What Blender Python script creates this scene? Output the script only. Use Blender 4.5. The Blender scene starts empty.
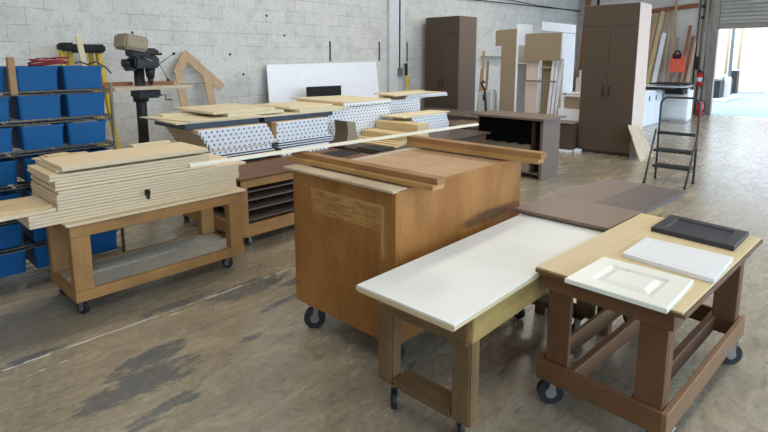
import bpy, bmesh, math, random
from mathutils import Vector, Matrix
R = math.radians
PI = math.pi
random.seed(4)
C = bpy.context.scene.collection
SC = bpy.context.scene

# ------------------------------------------------------------------ materials
def s2l(c):
    c = c / 255.0
    return c / 12.92 if c <= 0.04045 else ((c + 0.055) / 1.055) ** 2.4
def rgb(r, g, b): return (s2l(r), s2l(g), s2l(b), 1.0)

class NT:
    def __init__(s, name, rough=0.6, metal=0.0, spec=0.5):
        s.m = bpy.data.materials.new(name); s.m.use_nodes = True
        s.t = s.m.node_tree; s.b = s.t.nodes['Principled BSDF']
        s.b.inputs['Roughness'].default_value = rough
        s.b.inputs['Metallic'].default_value = metal
        s.b.inputs['Specular IOR Level'].default_value = spec
        s.tc = None
    def n(s, typ, **k):
        o = s.t.nodes.new(typ)
        for a, v in k.items(): setattr(o, a, v)
        return o
    def L(s, a, b): s.t.links.new(a, b)
    def co(s, scale=(1, 1, 1), rot=(0, 0, 0), loc=(0, 0, 0)):
        if s.tc is None: s.tc = s.n('ShaderNodeTexCoord')
        m = s.n('ShaderNodeMapping')
        m.inputs['Scale'].default_value = scale; m.inputs['Rotation'].default_value = rot
        m.inputs['Location'].default_value = loc
        s.L(s.tc.outputs['Object'], m.inputs['Vector']); return m.outputs['Vector']
    def noise(s, vec, scale=5, detail=4, rough=0.6, dist=0.0):
        o = s.n('ShaderNodeTexNoise'); s.L(vec, o.inputs['Vector'])
        o.inputs['Scale'].default_value = scale; o.inputs['Detail'].default_value = detail
        o.inputs['Roughness'].default_value = rough; o.inputs['Distortion'].default_value = dist
        return o.outputs['Fac']
    def ramp(s, fac, stops):
        o = s.n('ShaderNodeValToRGB'); s.L(fac, o.inputs['Fac'])
        e = o.color_ramp.elements
        while len(e) < len(stops): e.new(0.5)
        for i, (p, c) in enumerate(stops):
            e[i].position = p; e[i].color = c if len(c) == 4 else (*c, 1)
        return o.outputs['Color']
    def mix(s, fac, a, b, mode='MIX'):
        o = s.n('ShaderNodeMix', data_type='RGBA', blend_type=mode)
        for key, v in ((0, fac), (6, a), (7, b)):
            if isinstance(v, (int, float)): o.inputs[key].default_value = v
            elif isinstance(v, tuple): o.inputs[key].default_value = v
            else: s.L(v, o.inputs[key])
        return o.outputs[2]
    def math(s, op, a, b=0.0, c=None):
        o = s.n('ShaderNodeMath', operation=op)
        for i, v in enumerate((a, b) if c is None else (a, b, c)):
            if isinstance(v, (int, float)): o.inputs[i].default_value = v
            else: s.L(v, o.inputs[i])
        return o.outputs[0]
    def sep(s, vec):
        o = s.n('ShaderNodeSeparateXYZ'); s.L(vec, o.inputs[0]); return o.outputs
    def col(s, c):
        if isinstance(c, tuple): s.b.inputs['Base Color'].default_value = c
        else: s.L(c, s.b.inputs['Base Color'])
    def rough(s, r): s.L(r, s.b.inputs['Roughness'])
    def bump(s, h, st=0.3, d=0.01):
        o = s.n('ShaderNodeBump'); o.inputs['Strength'].default_value = st; o.inputs['Distance'].default_value = d
        s.L(h, o.inputs['Height']); s.L(o.outputs[0], s.b.inputs['Normal'])

def plain(name, c, rough=0.6, metal=0.0, var=0.12, scale=9.0, spec=0.5):
    t = NT(name, rough, metal, spec)
    f = t.noise(t.co(), scale, 5, 0.65)
    d = tuple(v * (1 - var) for v in c[:3]) + (1,); h = tuple(min(1, v * (1 + var)) for v in c[:3]) + (1,)
    t.col(t.ramp(f, [(0.3, d), (0.7, h)])); return t.m

def wood(name, c, axis='X', rough=0.6, var=0.22, grime=None, gamt=0.35, sc=1.0, spec=0.35):
    """grain runs along axis; grime = colour of worn-in dirt patches"""
    t = NT(name, rough, 0, spec)
    st = {'X': (1.2, 26, 26), 'Y': (26, 1.2, 26), 'Z': (26, 26, 1.2)}[axis]
    f = t.noise(t.co(tuple(v * sc for v in st)), 1.0, 5, 0.6, 0.4)
    f2 = t.noise(t.co(), 3.1, 4, 0.6)
    d = tuple(v * (1 - var) for v in c[:3]) + (1,); h = tuple(min(1, v * (1 + var)) for v in c[:3]) + (1,)
    base = t.ramp(f, [(0.25, d), (0.75, h)])
    if grime:
        g = t.ramp(f2, [(0.45, (0, 0, 0, 1)), (0.7, (gamt, gamt, gamt, 1))])
        base = t.mix(g, base, grime)
    t.col(base); t.bump(f, 0.08, 0.004); return t.m

M = {}
# --- settings
def floor_mat():
    t = NT('worn_concrete', 0.4, 0, 0.6)
    w = t.co(); x, y, z = t.sep(w)
    big = t.noise(t.co((0.5, 0.9, 1)), 0.9, 6, 0.62, 0.6)
    mid = t.noise(t.co((1.0, 2.6, 1), (0, 0, R(-8))), 2.2, 8, 0.68, 0.8)
    fine = t.noise(w, 26, 6, 0.7)
    base = t.ramp(mid, [(0.28, rgb(100, 90, 76)), (0.5, rgb(150, 138, 118)), (0.72, rgb(184, 172, 146))])
    base = t.mix(0.42, base, t.ramp(fine, [(0.3, rgb(92, 82, 64)), (0.7, rgb(192, 180, 154))]))
    base = t.mix(t.ramp(big, [(0.35, (0, 0, 0, 1)), (0.62, (.55, .55, .55, 1))]), base, rgb(144, 132, 112))
    # grey-blue worn paint patches in their own places
    pn = t.noise(t.co((2.2, 5.0, 1), (0, 0, R(12))), 3.4, 10, 0.8, 0.4)
    def blob(cx, cy, rx, ry, rot=0.0):
        dx = t.math('SUBTRACT', x, cx); dy = t.math('SUBTRACT', y, cy)
        c, s = math.cos(rot), math.sin(rot)
        u = t.math('ADD', t.math('MULTIPLY', dx, c / rx), t.math('MULTIPLY', dy, s / rx))
        v = t.math('ADD', t.math('MULTIPLY', dx, -s / ry), t.math('MULTIPLY', dy, c / ry))
        r2 = t.math('ADD', t.math('MULTIPLY', u, u), t.math('MULTIPLY', v, v))
        return t.math('SUBTRACT', 1.0, r2)
    acc = None
    for a in ((0.95, 2.54, .44, .20, .1), (1.05, 2.72, .34, .12, .2), (1.9, 3.1, .55, .16, .0), (1.45, 3.22, .4, .07, 0), (2.3, 2.95, .3, .08, 0),
              (1.04, 2.24, .07, .04, 0), (1.55, 2.50, .12, .04, 0), (2.0, 2.75, .35, .05, .1), (.9, 2.25, .3, .06, .2), (.6, 3.2, .3, .05, 0)):
        b = t.math('MAXIMUM', blob(*a), 0.0); acc = b if acc is None else t.math('MAXIMUM', acc, b)
    pm = t.math('MULTIPLY', t.math('POWER', acc, 0.35), pn)
    base = t.mix(t.ramp(pm, [(0.39, (0, 0, 0, 1)), (0.44, (.8, .8, .8, 1))]), base, rgb(84, 89, 92))
    # faint scattered paint streaks all over
    st = t.noise(t.co((1.5, 6.0, 1), (0, 0, R(4)), (3, 1, 0)), 2.2, 7, 0.75, 0.5)
    base = t.mix(t.ramp(st, [(0.58, (0, 0, 0, 1)), (0.64, (.6, .6, .6, 1))]), base, rgb(96, 95, 90))
    base = t.mix(t.ramp(st, [(0.27, (.6, .6, .6, 1)), (0.34, (0, 0, 0, 1))]), base, rgb(192, 186, 172))
    # dark oil spots
    vo = t.n('ShaderNodeTexVoronoi'); vo.inputs['Scale'].default_value = 2.3; t.L(t.co(loc=(.3, .7, 0)), vo.inputs['Vector'])
    sp = t.math('LESS_THAN', vo.outputs['Distance'], 0.045)
    base = t.mix(t.math('MULTIPLY', sp, 0.5), base, rgb(60, 56, 52))
    # thin white chalk line along the wall direction
    wob = t.noise(t.co((2, 0, 0)), 3.0, 3)
    yl = t.math('ABSOLUTE', t.math('SUBTRACT', t.math('SUBTRACT', y, 3.148), t.math('MULTIPLY', wob, 0.03)))
    brk = t.noise(t.co((6, 20, 1)), 2.0, 4)
    ln = t.math('MULTIPLY', t.math('LESS_THAN', yl, 0.0075), t.math('GREATER_THAN', brk, 0.47))
    ln = t.math('MULTIPLY', ln, t.math('LESS_THAN', x, 3.4))
    base = t.mix(t.math('MULTIPLY', ln, .8), base, rgb(222, 220, 212))
    fk = t.noise(t.co((5, 16, 1), (0, 0, R(10))), 3.0, 6, .75)
    b = None
    for a in ((2.35, 3.12, .40, .10, 0), (1.35, 3.10, .5, .05, 0), (.7, 3.02, .4, .04, .05), (2.05, 2.72, .2, .05, .1)):
        q = t.math('MAXIMUM', blob(*a), 0.0); b = q if b is None else t.math('MAXIMUM', b, q)
    fm = t.math('MULTIPLY', t.math('POWER', b, .4), fk)
    base = t.mix(t.ramp(fm, [(.52, (0, 0, 0, 1)), (.56, (.8, .8, .8, 1))]), base, rgb(206, 202, 190))
    t.col(base)
    rr = t.n('ShaderNodeMapRange'); t.L(mid, rr.inputs[0])
    rr.inputs['From Min'].default_value = 0.25; rr.inputs['From Max'].default_value = 0.75
    rr.inputs['To Min'].default_value = 0.14; rr.inputs['To Max'].default_value = 0.36
    t.rough(rr.outputs[0]); t.bump(t.mix(0.5, fine, mid), 0.5, 0.008)
    t.b.inputs['Coat Weight'].default_value = .25; t.b.inputs['Coat Roughness'].default_value = .22
    return t.m
M['floor'] = floor_mat()

def block_mat(name, plane, c, c2, mort):
    t = NT(name, 0.75, 0, 0.3)
    x, y, z = t.sep(t.co())
    cmb = t.n('ShaderNodeCombineXYZ'); t.L(x if plane == 'X' else y, cmb.inputs[0]); t.L(z, cmb.inputs[1])
    wv = t.n('ShaderNodeTexNoise'); wv.inputs['Scale'].default_value = 14; t.L(cmb.outputs[0], wv.inputs['Vector'])
    add = t.n('ShaderNodeVectorMath', operation='MULTIPLY_ADD')
    t.L(wv.outputs['Color'], add.inputs[0]); add.inputs[1].default_value = (.008, .008, 0); t.L(cmb.outputs[0], add.inputs[2])
    b = t.n('ShaderNodeTexBrick'); t.L(add.outputs[0], b.inputs['Vector'])
    b.inputs['Scale'].default_value = 1.0; b.inputs['Brick Width'].default_value = 0.4; b.inputs['Row Height'].default_value = 0.2
    b.inputs['Mortar Size'].default_value = 0.0035; b.inputs['Mortar Smooth'].default_value = 0.4
    b.inputs['Color1'].default_value = c; b.inputs['Color2'].default_value = c2; b.inputs['Mortar'].default_value = mort
    vis = t.noise(t.co(), 2.6, 5, 0.7)
    f = t.noise(t.co(), 20, 8, 0.8); g = t.noise(t.co(loc=(4, 4, 4)), 3.2, 8, 0.78)
    base = t.mix(t.ramp(vis, [(0.42, (.08, .08, .08, 1)), (0.58, (1, 1, 1, 1))]), c, b.outputs['Color'])
    base = t.mix(t.ramp(f, [(0.34, (.6, .6, .6, 1)), (0.48, (0, 0, 0, 1))]), base, tuple(v * .42 for v in c[:3]) + (1,))
    base = t.mix(t.ramp(g, [(0.50, (0, 0, 0, 1)), (0.72, (.7, .7, .7, 1))]), base, tuple(v * .58 for v in c[:3]) + (1,))
    t.col(base); t.bump(t.mix(.4, b.outputs['Fac'], f), -0.35, 0.008); return t.m
M['wall'] = block_mat('painted_block_wall', 'X', rgb(208, 206, 199), rgb(196, 195, 189), rgb(132, 130, 124))
M['wall_b'] = block_mat('painted_block_wall_end', 'Y', rgb(212, 208, 204), rgb(204, 201, 198), rgb(176, 172, 168))
M['pilaster'] = plain('pale_painted_concrete', rgb(204, 205, 204), 0.6, var=.06)
M['ceil'] = plain('ceiling_paint', rgb(200, 200, 196), 0.8)
M['slot'] = plain('dark_slot', rgb(60, 58, 56), 0.9)
M['asphalt'] = plain('outdoor_concrete', rgb(150, 156, 166), 0.7, var=.15, scale=2)
M['stucco'] = plain('beige_stucco', rgb(226, 208, 180), 0.8, var=.05, scale=2)
M['stucco_pink'] = plain('salmon_stucco', rgb(226, 190, 180), 0.8, var=.05, scale=2)
def slat_mat():
    t = NT('roller_steel', 0.45, 0.3)
    x, y, z = t.sep(t.co())
    t.col(t.ramp(t.noise(t.co((1, .4, 6)), 3, 3), [(0.3, rgb(160, 158, 154)), (0.7, rgb(188, 186, 182))])); return t.m
M['roller'] = slat_mat()
# --- woods
for ax in 'XYZ':
    M['oak' + ax] = wood('golden_worn_wood_' + ax, rgb(184, 142, 84), ax, .55, .2, rgb(120, 84, 46), .6)
    M['bench' + ax] = wood('pine_bench_' + ax, rgb(162, 120, 70), ax, .6, .16, rgb(112, 80, 48), .6)
    M['old' + ax] = wood('weathered_bench_' + ax, rgb(116, 88, 54), ax, .65, .32, rgb(74, 62, 48), .8)
    M['olive' + ax] = wood('yellowed_apron_' + ax, rgb(158, 132, 78), ax, .6, .25, rgb(112, 96, 58), .6)
    M['red' + ax] = wood('reddish_brown_bench_' + ax, rgb(108, 74, 46), ax, .55, .2, rgb(72, 50, 34), .6)
    M['redtop' + ax] = wood('worn_pale_edge_' + ax, rgb(122, 90, 60), ax, .55, .18)
    M['maple' + ax] = wood('pale_maple_ply_' + ax, rgb(204, 184, 144), ax, .5, .07)
    M['ply' + ax] = wood('plywood_' + ax, rgb(212, 198, 164), ax, .6, .08)
    M['pine' + ax] = wood('new_pine_' + ax, rgb(204, 180, 134), ax, .6, .12)
    M['mdf' + ax] = wood('raw_mdf_' + ax, rgb(214, 194, 160), ax, .75, .04, sc=.5)
    M['walnut' + ax] = wood('dark_taupe_laminate_' + ax, rgb(108, 93, 82), ax, .45, .10)
    M['esp' + ax] = wood('espresso_laminate_' + ax, rgb(80, 67, 55), ax, .45, .12)
    M['lumber' + ax] = wood('stored_lumber_' + ax, rgb(178, 150, 116), ax, .6, .15)
    M['dull' + ax] = wood('brown_timber_' + ax, rgb(158, 116, 70), ax, .6, .2, rgb(96, 68, 40), .6)
    M['ledge' + ax] = wood('worn_ledge_' + ax, rgb(192, 174, 146), ax, .6, .2, rgb(140, 118, 88), .6)
    M['rust' + ax] = wood('rust_brown_board_' + ax, rgb(142, 92, 62), ax, .6, .15)
M['edge_mdf'] = wood('mdf_cut_edge', rgb(206, 178, 140), 'X', .8, .1)
M['panel_tan'] = plain('tan_particle_panel', rgb(146, 130, 104), .7, var=.06, scale=30)
M['panel_pink'] = plain('pale_pink_raw_panel', rgb(216, 196, 182), .6, var=.08)
M['white_lam'] = plain('white_laminate', rgb(216, 217, 212), .38, var=.015)
M['white_paint'] = plain('white_cabinet_paint', rgb(230, 232, 236), .5, var=.03)
M['cream_door'] = plain('off_white_door_paint', rgb(224, 224, 212), .35, var=.015)
M['white_door'] = plain('bright_white_door_paint', rgb(226, 226, 226), .3, var=.015)
M['black_door'] = plain('charcoal_door_paint', rgb(46, 46, 54), .35, var=.12, scale=30)
M['black'] = plain('black_cover', rgb(14, 14, 15), .75, var=.2)
M['strip'] = wood('cream_strip_wood', rgb(226, 216, 192), 'X', .6, .05)
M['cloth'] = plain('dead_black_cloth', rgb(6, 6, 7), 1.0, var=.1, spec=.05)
M['navy'] = plain('navy_coated_board', rgb(44, 58, 72), .5, var=.2)
M['blue'] = plain('blue_plastic', rgb(4, 80, 130), .5, var=.08, spec=.25)
M['wire'] = plain('dull_zinc_wire', rgb(112, 106, 94), .45, .6, var=.25, scale=40)
M['darkmetal'] = plain('dark_iron', rgb(44, 42, 40), .5, .4, var=.25)
M['steel'] = plain('worn_steel', rgb(140, 138, 134), .4, .7, var=.2)
M['rubber'] = plain('black_rubber', rgb(28, 27, 26), .6, var=.3)
M['beige_metal'] = plain('dusty_beige_enamel', rgb(142, 130, 104), .55, var=.12)
M['yellow'] = plain('ladder_yellow', rgb(206, 176, 30), .5, var=.1)
M['redcord'] = plain('red_cord', rgb(132, 30, 40), .5)
M['red'] = plain('extinguisher_red', rgb(196, 36, 44), .35)
M['orange'] = plain('orange_red_fabric', rgb(222, 98, 72), .7, var=.3, scale=12)
M['pale_plastic'] = plain('pale_grey_plastic', rgb(208, 208, 206), .5, var=.03)
M['paper'] = plain('white_paper', rgb(232, 230, 224), .8, var=.05)
M['cardboard'] = plain('brown_cardboard', rgb(160, 122, 82), .8)
M['ladder_metal'] = plain('dark_grey_tube', rgb(62, 66, 66), .4, .4)
M['beam_glow'] = plain('tube_light_housing', rgb(220, 220, 220), .5)

def box_mat(axis):
    t = NT('orange_brown_cart_panel_' + axis, 0.5, 0, 0.4)
    base = t.ramp(t.noise(t.co((1, 1, .35)), 3.0, 7, 0.68, 0.4), [(0.25, rgb(112, 70, 26)), (0.5, rgb(150, 98, 42)), (0.78, rgb(182, 130, 66))])
    fine = t.noise(t.co(), 45, 5, 0.7)
    base = t.mix(t.ramp(fine, [(.3, (.35, .35, .35, 1)), (.55, (0, 0, 0, 1))]), base, rgb(104, 68, 34))
    x, y, z = t.sep(t.co(loc=(2.43, 2.05, 0)))
    n = t.noise(t.co((1, 3, 26)), 3.2, 9, 0.8, .3)
    if axis == 'F':   # rubbed pale glue smear and its frame, on the front panel only
        def band(v, a, b):
            return t.math('MULTIPLY', t.math('GREATER_THAN', v, a), t.math('LESS_THAN', v, b))
        inn = t.math('MULTIPLY', band(y, 1.74, 2.29), band(z, 0.74, 0.88))
        zz = t.math('ADD', z, t.math('MULTIPLY', t.math('SUBTRACT', y, 2.0), -0.0))
        k = t.math('MULTIPLY', inn, t.ramp(n, [(.44, (0, 0, 0, 1)), (.62, (.75, .75, .75, 1))]))
        edge = t.math('MULTIPLY', band(y, 1.73, 2.30), t.math('LESS_THAN', t.math('ABSOLUTE', t.math('SUBTRACT', zz, .872)), .005))
        edge2 = t.math('MULTIPLY', band(z, .60, .87), t.math('LESS_THAN', t.math('ABSOLUTE', t.math('SUBTRACT', y, 1.735)), .012))
        k = t.math('MAXIMUM', k, t.math('MULTIPLY', t.math('MAXIMUM', edge, edge2), t.math('MULTIPLY', n, 1.0)))
        base = t.mix(k, base, rgb(196, 160, 98))
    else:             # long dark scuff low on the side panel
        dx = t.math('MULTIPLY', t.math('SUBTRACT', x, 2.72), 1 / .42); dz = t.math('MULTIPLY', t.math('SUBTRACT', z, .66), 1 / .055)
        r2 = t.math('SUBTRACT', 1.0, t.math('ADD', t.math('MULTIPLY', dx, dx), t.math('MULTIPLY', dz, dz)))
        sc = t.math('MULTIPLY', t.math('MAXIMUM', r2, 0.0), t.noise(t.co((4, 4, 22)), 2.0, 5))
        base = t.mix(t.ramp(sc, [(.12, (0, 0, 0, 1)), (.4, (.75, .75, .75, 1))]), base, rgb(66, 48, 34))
    t.col(base); t.bump(fine, .1, .003); return t.m
M['boxF'] = box_mat('F'); M['boxS'] = box_mat('S')
M['box_top'] = wood('worn_plywood_lid', rgb(184, 148, 110), 'Y', .6, .12, rgb(160, 118, 80), .6, sc=.4)

def dots_mat():
    """white moulded edge with rows of small dark notches"""
    t = NT('white_notched_edge', .6)
    x, y, z = t.sep(t.co())
    u = t.math('ADD', x, y)
    row = t.math('FLOOR', t.math('MULTIPLY', z, 1 / .04))
    a = t.math('FRACT', t.math('ADD', t.math('MULTIPLY', u, 1 / .056), t.math('MULTIPLY', row, .5)))
    b = t.math('FRACT', t.math('MULTIPLY', z, 1 / .04))
    da = t.math('ABSOLUTE', t.math('SUBTRACT', a, .5)); db = t.math('ABSOLUTE', t.math('SUBTRACT', b, .5))
    d = t.math('ADD', t.math('MULTIPLY', da, 1.15), db)
    dark = t.math('LESS_THAN', d, .29)
    t.col(t.mix(dark, rgb(228, 228, 228), rgb(98, 101, 110))); return t.m
M['dots'] = dots_mat()
def galv():
    t = NT('galvanised_shelf', .6, 0)
    t.col(t.ramp(t.noise(t.co(), 22, 5, .7), [(.3, rgb(150, 146, 134)), (.7, rgb(190, 186, 172))])); return t.m
M['galv'] = galv()
def grey_lam(name, c):
    t = NT(name, .5); t.col(t.ramp(t.noise(t.co((1, 12, 1)), 3, 5), [(.3, tuple(v * .9 for v in c[:3]) + (1,)), (.7, tuple(v * 1.1 for v in c[:3]) + (1,))])); return t.m
M['dt1'] = grey_lam('taupe_panel', rgb(112, 94, 85)); M['dt2'] = grey_lam('grey_brown_panel', rgb(90, 79, 75)); M['dt3'] = grey_lam('light_taupe_panel', rgb(122, 102, 89))

# ------------------------------------------------------------------ mesh builder (metres, shop frame)
class MB:
    def __init__(s): s.bm = bmesh.new()
    def poly(s, vs, fs):
        v = [s.bm.verts.new(p) for p in vs]
        for f in fs:
            try: s.bm.faces.new([v[i] for i in f])
            except ValueError: pass
        return v
    def box(s, x0, x1, y0, y1, z0, z1, bev=0.0, mat=None):
        b2 = bmesh.new()
        bmesh.ops.create_cube(b2, size=1)
        for v in b2.verts:
            v.co = Vector(((x0 + x1) / 2 + v.co.x * (x1 - x0), (y0 + y1) / 2 + v.co.y * (y1 - y0), (z0 + z1) / 2 + v.co.z * (z1 - z0)))
        if bev > 0:
            bmesh.ops.bevel(b2, geom=list(b2.edges), offset=bev, segments=1 if bev < .004 else 2, affect='EDGES')
        if mat is not None: bmesh.ops.transform(b2, matrix=mat, verts=b2.verts)
        me = bpy.data.meshes.new('t'); b2.to_mesh(me); s.bm.from_mesh(me); bpy.data.meshes.remove(me); b2.free(); return s
    def beam(s, p, q, w, h, bev=0.002, up=(0, 0, 1)):
        """box of width w (across) and height h (along up) from p to q"""
        p, q = Vector(p), Vector(q); d = q - p; L = d.length; d.normalize()
        u = Vector(up); sd = d.cross(u)
        if sd.length < 1e-4: u = Vector((0, 1, 0)); sd = d.cross(u)
        sd.normalize(); u = sd.cross(d)
        m = Matrix(((d.x, sd.x, u.x, 0), (d.y, sd.y, u.y, 0), (d.z, sd.z, u.z, 0), (0, 0, 0, 1)))
        m = Matrix.Translation((p + q) / 2) @ m
        return s.box(-L / 2, L / 2, -w / 2, w / 2, -h / 2, h / 2, bev, m)
    def cyl(s, p, q, r, r2=None, n=16):
        p, q = Vector(p), Vector(q); d = q - p
        b2 = bmesh.new(); bmesh.ops.create_cone(b2, cap_ends=True, segments=n, radius1=r, radius2=r if r2 is None else r2, depth=d.length)
        m = Matrix.Translation((p + q) / 2) @ d.to_track_quat('Z', 'Y').to_matrix().to_4x4()
        bmesh.ops.transform(b2, matrix=m, verts=b2.verts)
        for f in b2.faces:
            if len(f.verts) == 4: f.smooth = True
        me = bpy.data.meshes.new('t'); b2.to_mesh(me); s.bm.from_mesh(me); bpy.data.meshes.remove(me); b2.free(); return s
    def tube(s, pts, r, n=8, closed=False):
        pts = [Vector(p) for p in pts]; N = len(pts); rings = []
        ref = None
        for i, p in enumerate(pts):
            a = pts[i - 1] if i > 0 or closed else p; b = pts[(i + 1) % N] if i < N - 1 or closed else p
            d = (b - a).normalized()
            if ref is None:
                ref = Vector((0, 0, 1)) if abs(d.z) < .9 else Vector((1, 0, 0))
            u = (ref - d * ref.dot(d)).normalized(); v = d.cross(u); ref = u
            rings.append([s.bm.verts.new(p + u * r * math.cos(2 * PI * k / n) + v * r * math.sin(2 * PI * k / n)) for k in range(n)])
        for i in range(N if closed else N - 1):
            A, B_ = rings[i], rings[(i + 1) % N]
            for k in range(n):
                f = s.bm.faces.new((A[k], A[(k + 1) % n], B_[(k + 1) % n], B_[k])); f.smooth = True
        if not closed:
            s.bm.faces.new(rings[0][::-1]); s.bm.faces.new(rings[-1])
        return s
    def prism(s, pts, axis, a, b):
        """outline pts (2-D) extruded along axis from a to b"""
        def P(u, v, w): return {'X': (w, u, v), 'Y': (u, w, v), 'Z': (u, v, w)}[axis]
        n = len(pts); vs = [P(u, v, a) for u, v in pts] + [P(u, v, b) for u, v in pts]
        fs = [tuple(range(n))[::-1], tuple(range(n, 2 * n))] + [(i, (i + 1) % n, n + (i + 1) % n, n + i) for i in range(n)]
        s.poly(vs, fs); bmesh.ops.recalc_face_normals(s.bm, faces=s.bm.faces); return s
    def quadbox(s, corners, z0, z1):
        """slab over four xy corners"""
        return s.prism(corners, 'Z', z0, z1)

def build(name, mb, mat, parent=None):
    bmesh.ops.recalc_face_normals(mb.bm, faces=mb.bm.faces)
    org = Vector(parent['_org']) if parent is not None and '_org' in parent else Vector((0, 0, 0))
    if parent is None:
        vs = [v.co for v in mb.bm.verts]
        org = Vector(((min(v.x for v in vs) + max(v.x for v in vs)) / 2, (min(v.y for v in vs) + max(v.y for v in vs)) / 2, min(v.z for v in vs)))
        if mat in ('floor', 'wall', 'wall_b', 'roller', 'dots'): org = Vector((0, 0, 0))
    me = bpy.data.meshes.new(name)
    bmesh.ops.translate(mb.bm, vec=-org, verts=mb.bm.verts)
    mb.bm.to_mesh(me); mb.bm.free()
    o = bpy.data.objects.new(name, me); C.objects.link(o)
    if mat == 'dots':
        me.materials.append(M['edge_mdf']); me.materials.append(M['dots'])
        for f in me.polygons:
            if f.normal.y < -.6: f.material_index = 1
    else: me.materials.append(M[mat])
    if parent is None: o.location = org
    else: o.parent = parent; o['_org'] = tuple(org)
    return o
def tag(o, label, cat, group=None):
    o['label'] = label; o['category'] = cat
    if group: o['group'] = group
    return o
def struct(name, mb, mat, parent=None):
    o = build(name, mb, mat, parent)
    if parent is None: o['kind'] = 'structure'
    return o
def thing(name, label, cat, loc=(0, 0, 0), group=None):
    o = bpy.data.objects.new(name, None); C.objects.link(o); o.location = loc; o['_org'] = tuple(loc)
    o.empty_display_size = .1
    return tag(o, label, cat, group)
def dup(root, loc, rotz=None, label=None, group=None):
    r = root.copy(); C.objects.link(r); r.location = loc
    if rotz is not None: r.rotation_euler = (0, 0, rotz)
    if label: r['label'] = label
    if group: r['group'] = group
    for ch in list(root.children):
        c = ch.copy(); C.objects.link(c); c.parent = r
        for g in list(ch.children):
            d = g.copy(); C.objects.link(d); d.parent = c
    return r

# ------------------------------------------------------------------ setting
XB = 17.6; YW = 7.5
struct('floor', MB().box(-4, 17.75, -5, 7.7, -.12, 0), 'floor')
struct('ground_outside', MB().box(17.75, 60, -30, 16, -.12, -.005).box(-10, 17.75, -30, -5, -.12, -.005), 'asphalt')
struct('wall_left', MB().box(-4, XB + .25, YW, YW + .2, 0, 4.6), 'wall')
struct('wall_back', MB().box(XB, XB + .2, 3.60, YW, 0, 4.6).box(XB, XB + .2, -5, -1.4, 0, 4.6).box(XB, XB + .2, -1.4, 3.60, 3.2, 4.6), 'wall_b')
struct('wall_front', MB().box(-4.2, -4, -5, YW + .2, 0, 4.6), 'wall_b')
struct('ceiling', MB().box(-4, XB + .2, -5, YW + .2, 4.6, 4.75), 'ceil')
# pilaster on the left wall, with the seam beside it
struct('trim_1', MB().box(8.14, 8.44, YW - .06, YW, 0, 4.6), 'pilaster')
struct('trim_2', MB().box(8.47, 8.64, YW - .045, YW, 0, 4.6), 'pilaster')
for i, (x, z0, z1) in enumerate(((6.575, 1.55, 1.92), (7.90, 1.55, 1.945), (8.77, 1.54, 1.945))):
    struct('wall_slot', MB().box(x - .02, x + .02, YW - .004, YW + .01, z0, z1), 'slot')
for x, z in ((4.494, 1.665), (4.72, 1.35), (5.55, 1.99), (5.2, 2.3), (3.05, 2.44)):
    struct('wall_anchor_hole', MB().cyl((x, YW - .003, z), (x, YW + .01, z), .022, n=10), 'slot')
# doorway frame and roller door
struct('door_1_frame', MB().box(XB - .10, XB + .1, 3.46, 3.62, 0, 4.2, .005), 'steel')
rd = MB()
prof = []
zz_ = 2.56; 
while zz_ < 4.2:
    prof += [(zz_, .0), (zz_ + .012, -.028), (zz_ + .074, -.034), (zz_ + .092, -.004)]; zz_ += .105
outl = [(XB + .03 + d_, z_) for z_, d_ in prof] + [(XB + .07, prof[-1][0]), (XB + .07, 2.56)]
rd.prism([(x_, z_) for x_, z_ in outl], 'Y', -1.4, 3.52)
door = struct('door_1', rd, 'roller')
struct('bottom_bar', MB().box(XB, XB + .1, -1.4, 3.52, 2.43, 2.56, .01), 'steel', door)

# outside, in daylight
struct('outside_wall', MB().box(31, 31.4, 3.92, 16, 0, 4.2), 'stucco')
struct('outside_wall_salmon', MB().box(30.5, 30.9, 3.1, 3.9, 0, 4.2), 'stucco_pink')
struct('outside_wall_far', MB().box(31, 31.4, -12, 3.08, 0, 4.2), 'stucco')

# ------------------------------------------------------------------ casters
def caster(parent, x, y, top, r, ang=0.0, tw=.03):
    c, s = math.cos(ang), math.sin(ang)
    ox, oy = -s, c                       # axle direction
    plate = MB().box(x - .04, x + .04, y - .035, y + .035, top - .008, top, .002)
    for k in (-1, 1):
        ex, ey = x + ox * k * (tw / 2 + .006), y + oy * k * (tw / 2 + .006)
        plate.beam((ex, ey, top - .008), (ex + c * .012, ey + s * .012, r - .012), .028, .005, 0, up=(ox, oy, 0))
    f = build('caster', plate, 'steel', parent)
    wx, wy = x + c * .012, y + s * .012
    w = MB().cyl((wx - ox * tw / 2, wy - oy * tw / 2, r), (wx + ox * tw / 2, wy + oy * tw / 2, r), r, n=24)
    w.cyl((wx - ox * (tw / 2 + .001), wy - oy * (tw / 2 + .001), r), (wx + ox * (tw / 2 + .001), wy + oy * (tw / 2 + .001), r), r * .9, n=24)
    build('wheel', w, 'rubber', f)
    build('hub', MB().cyl((wx - ox * (tw / 2 + .008), wy - oy * (tw / 2 + .008), r), (wx + ox * (tw / 2 + .008), wy + oy * (tw / 2 + .008), r), r * .42, n=14), 'steel', f)
    return f

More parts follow.
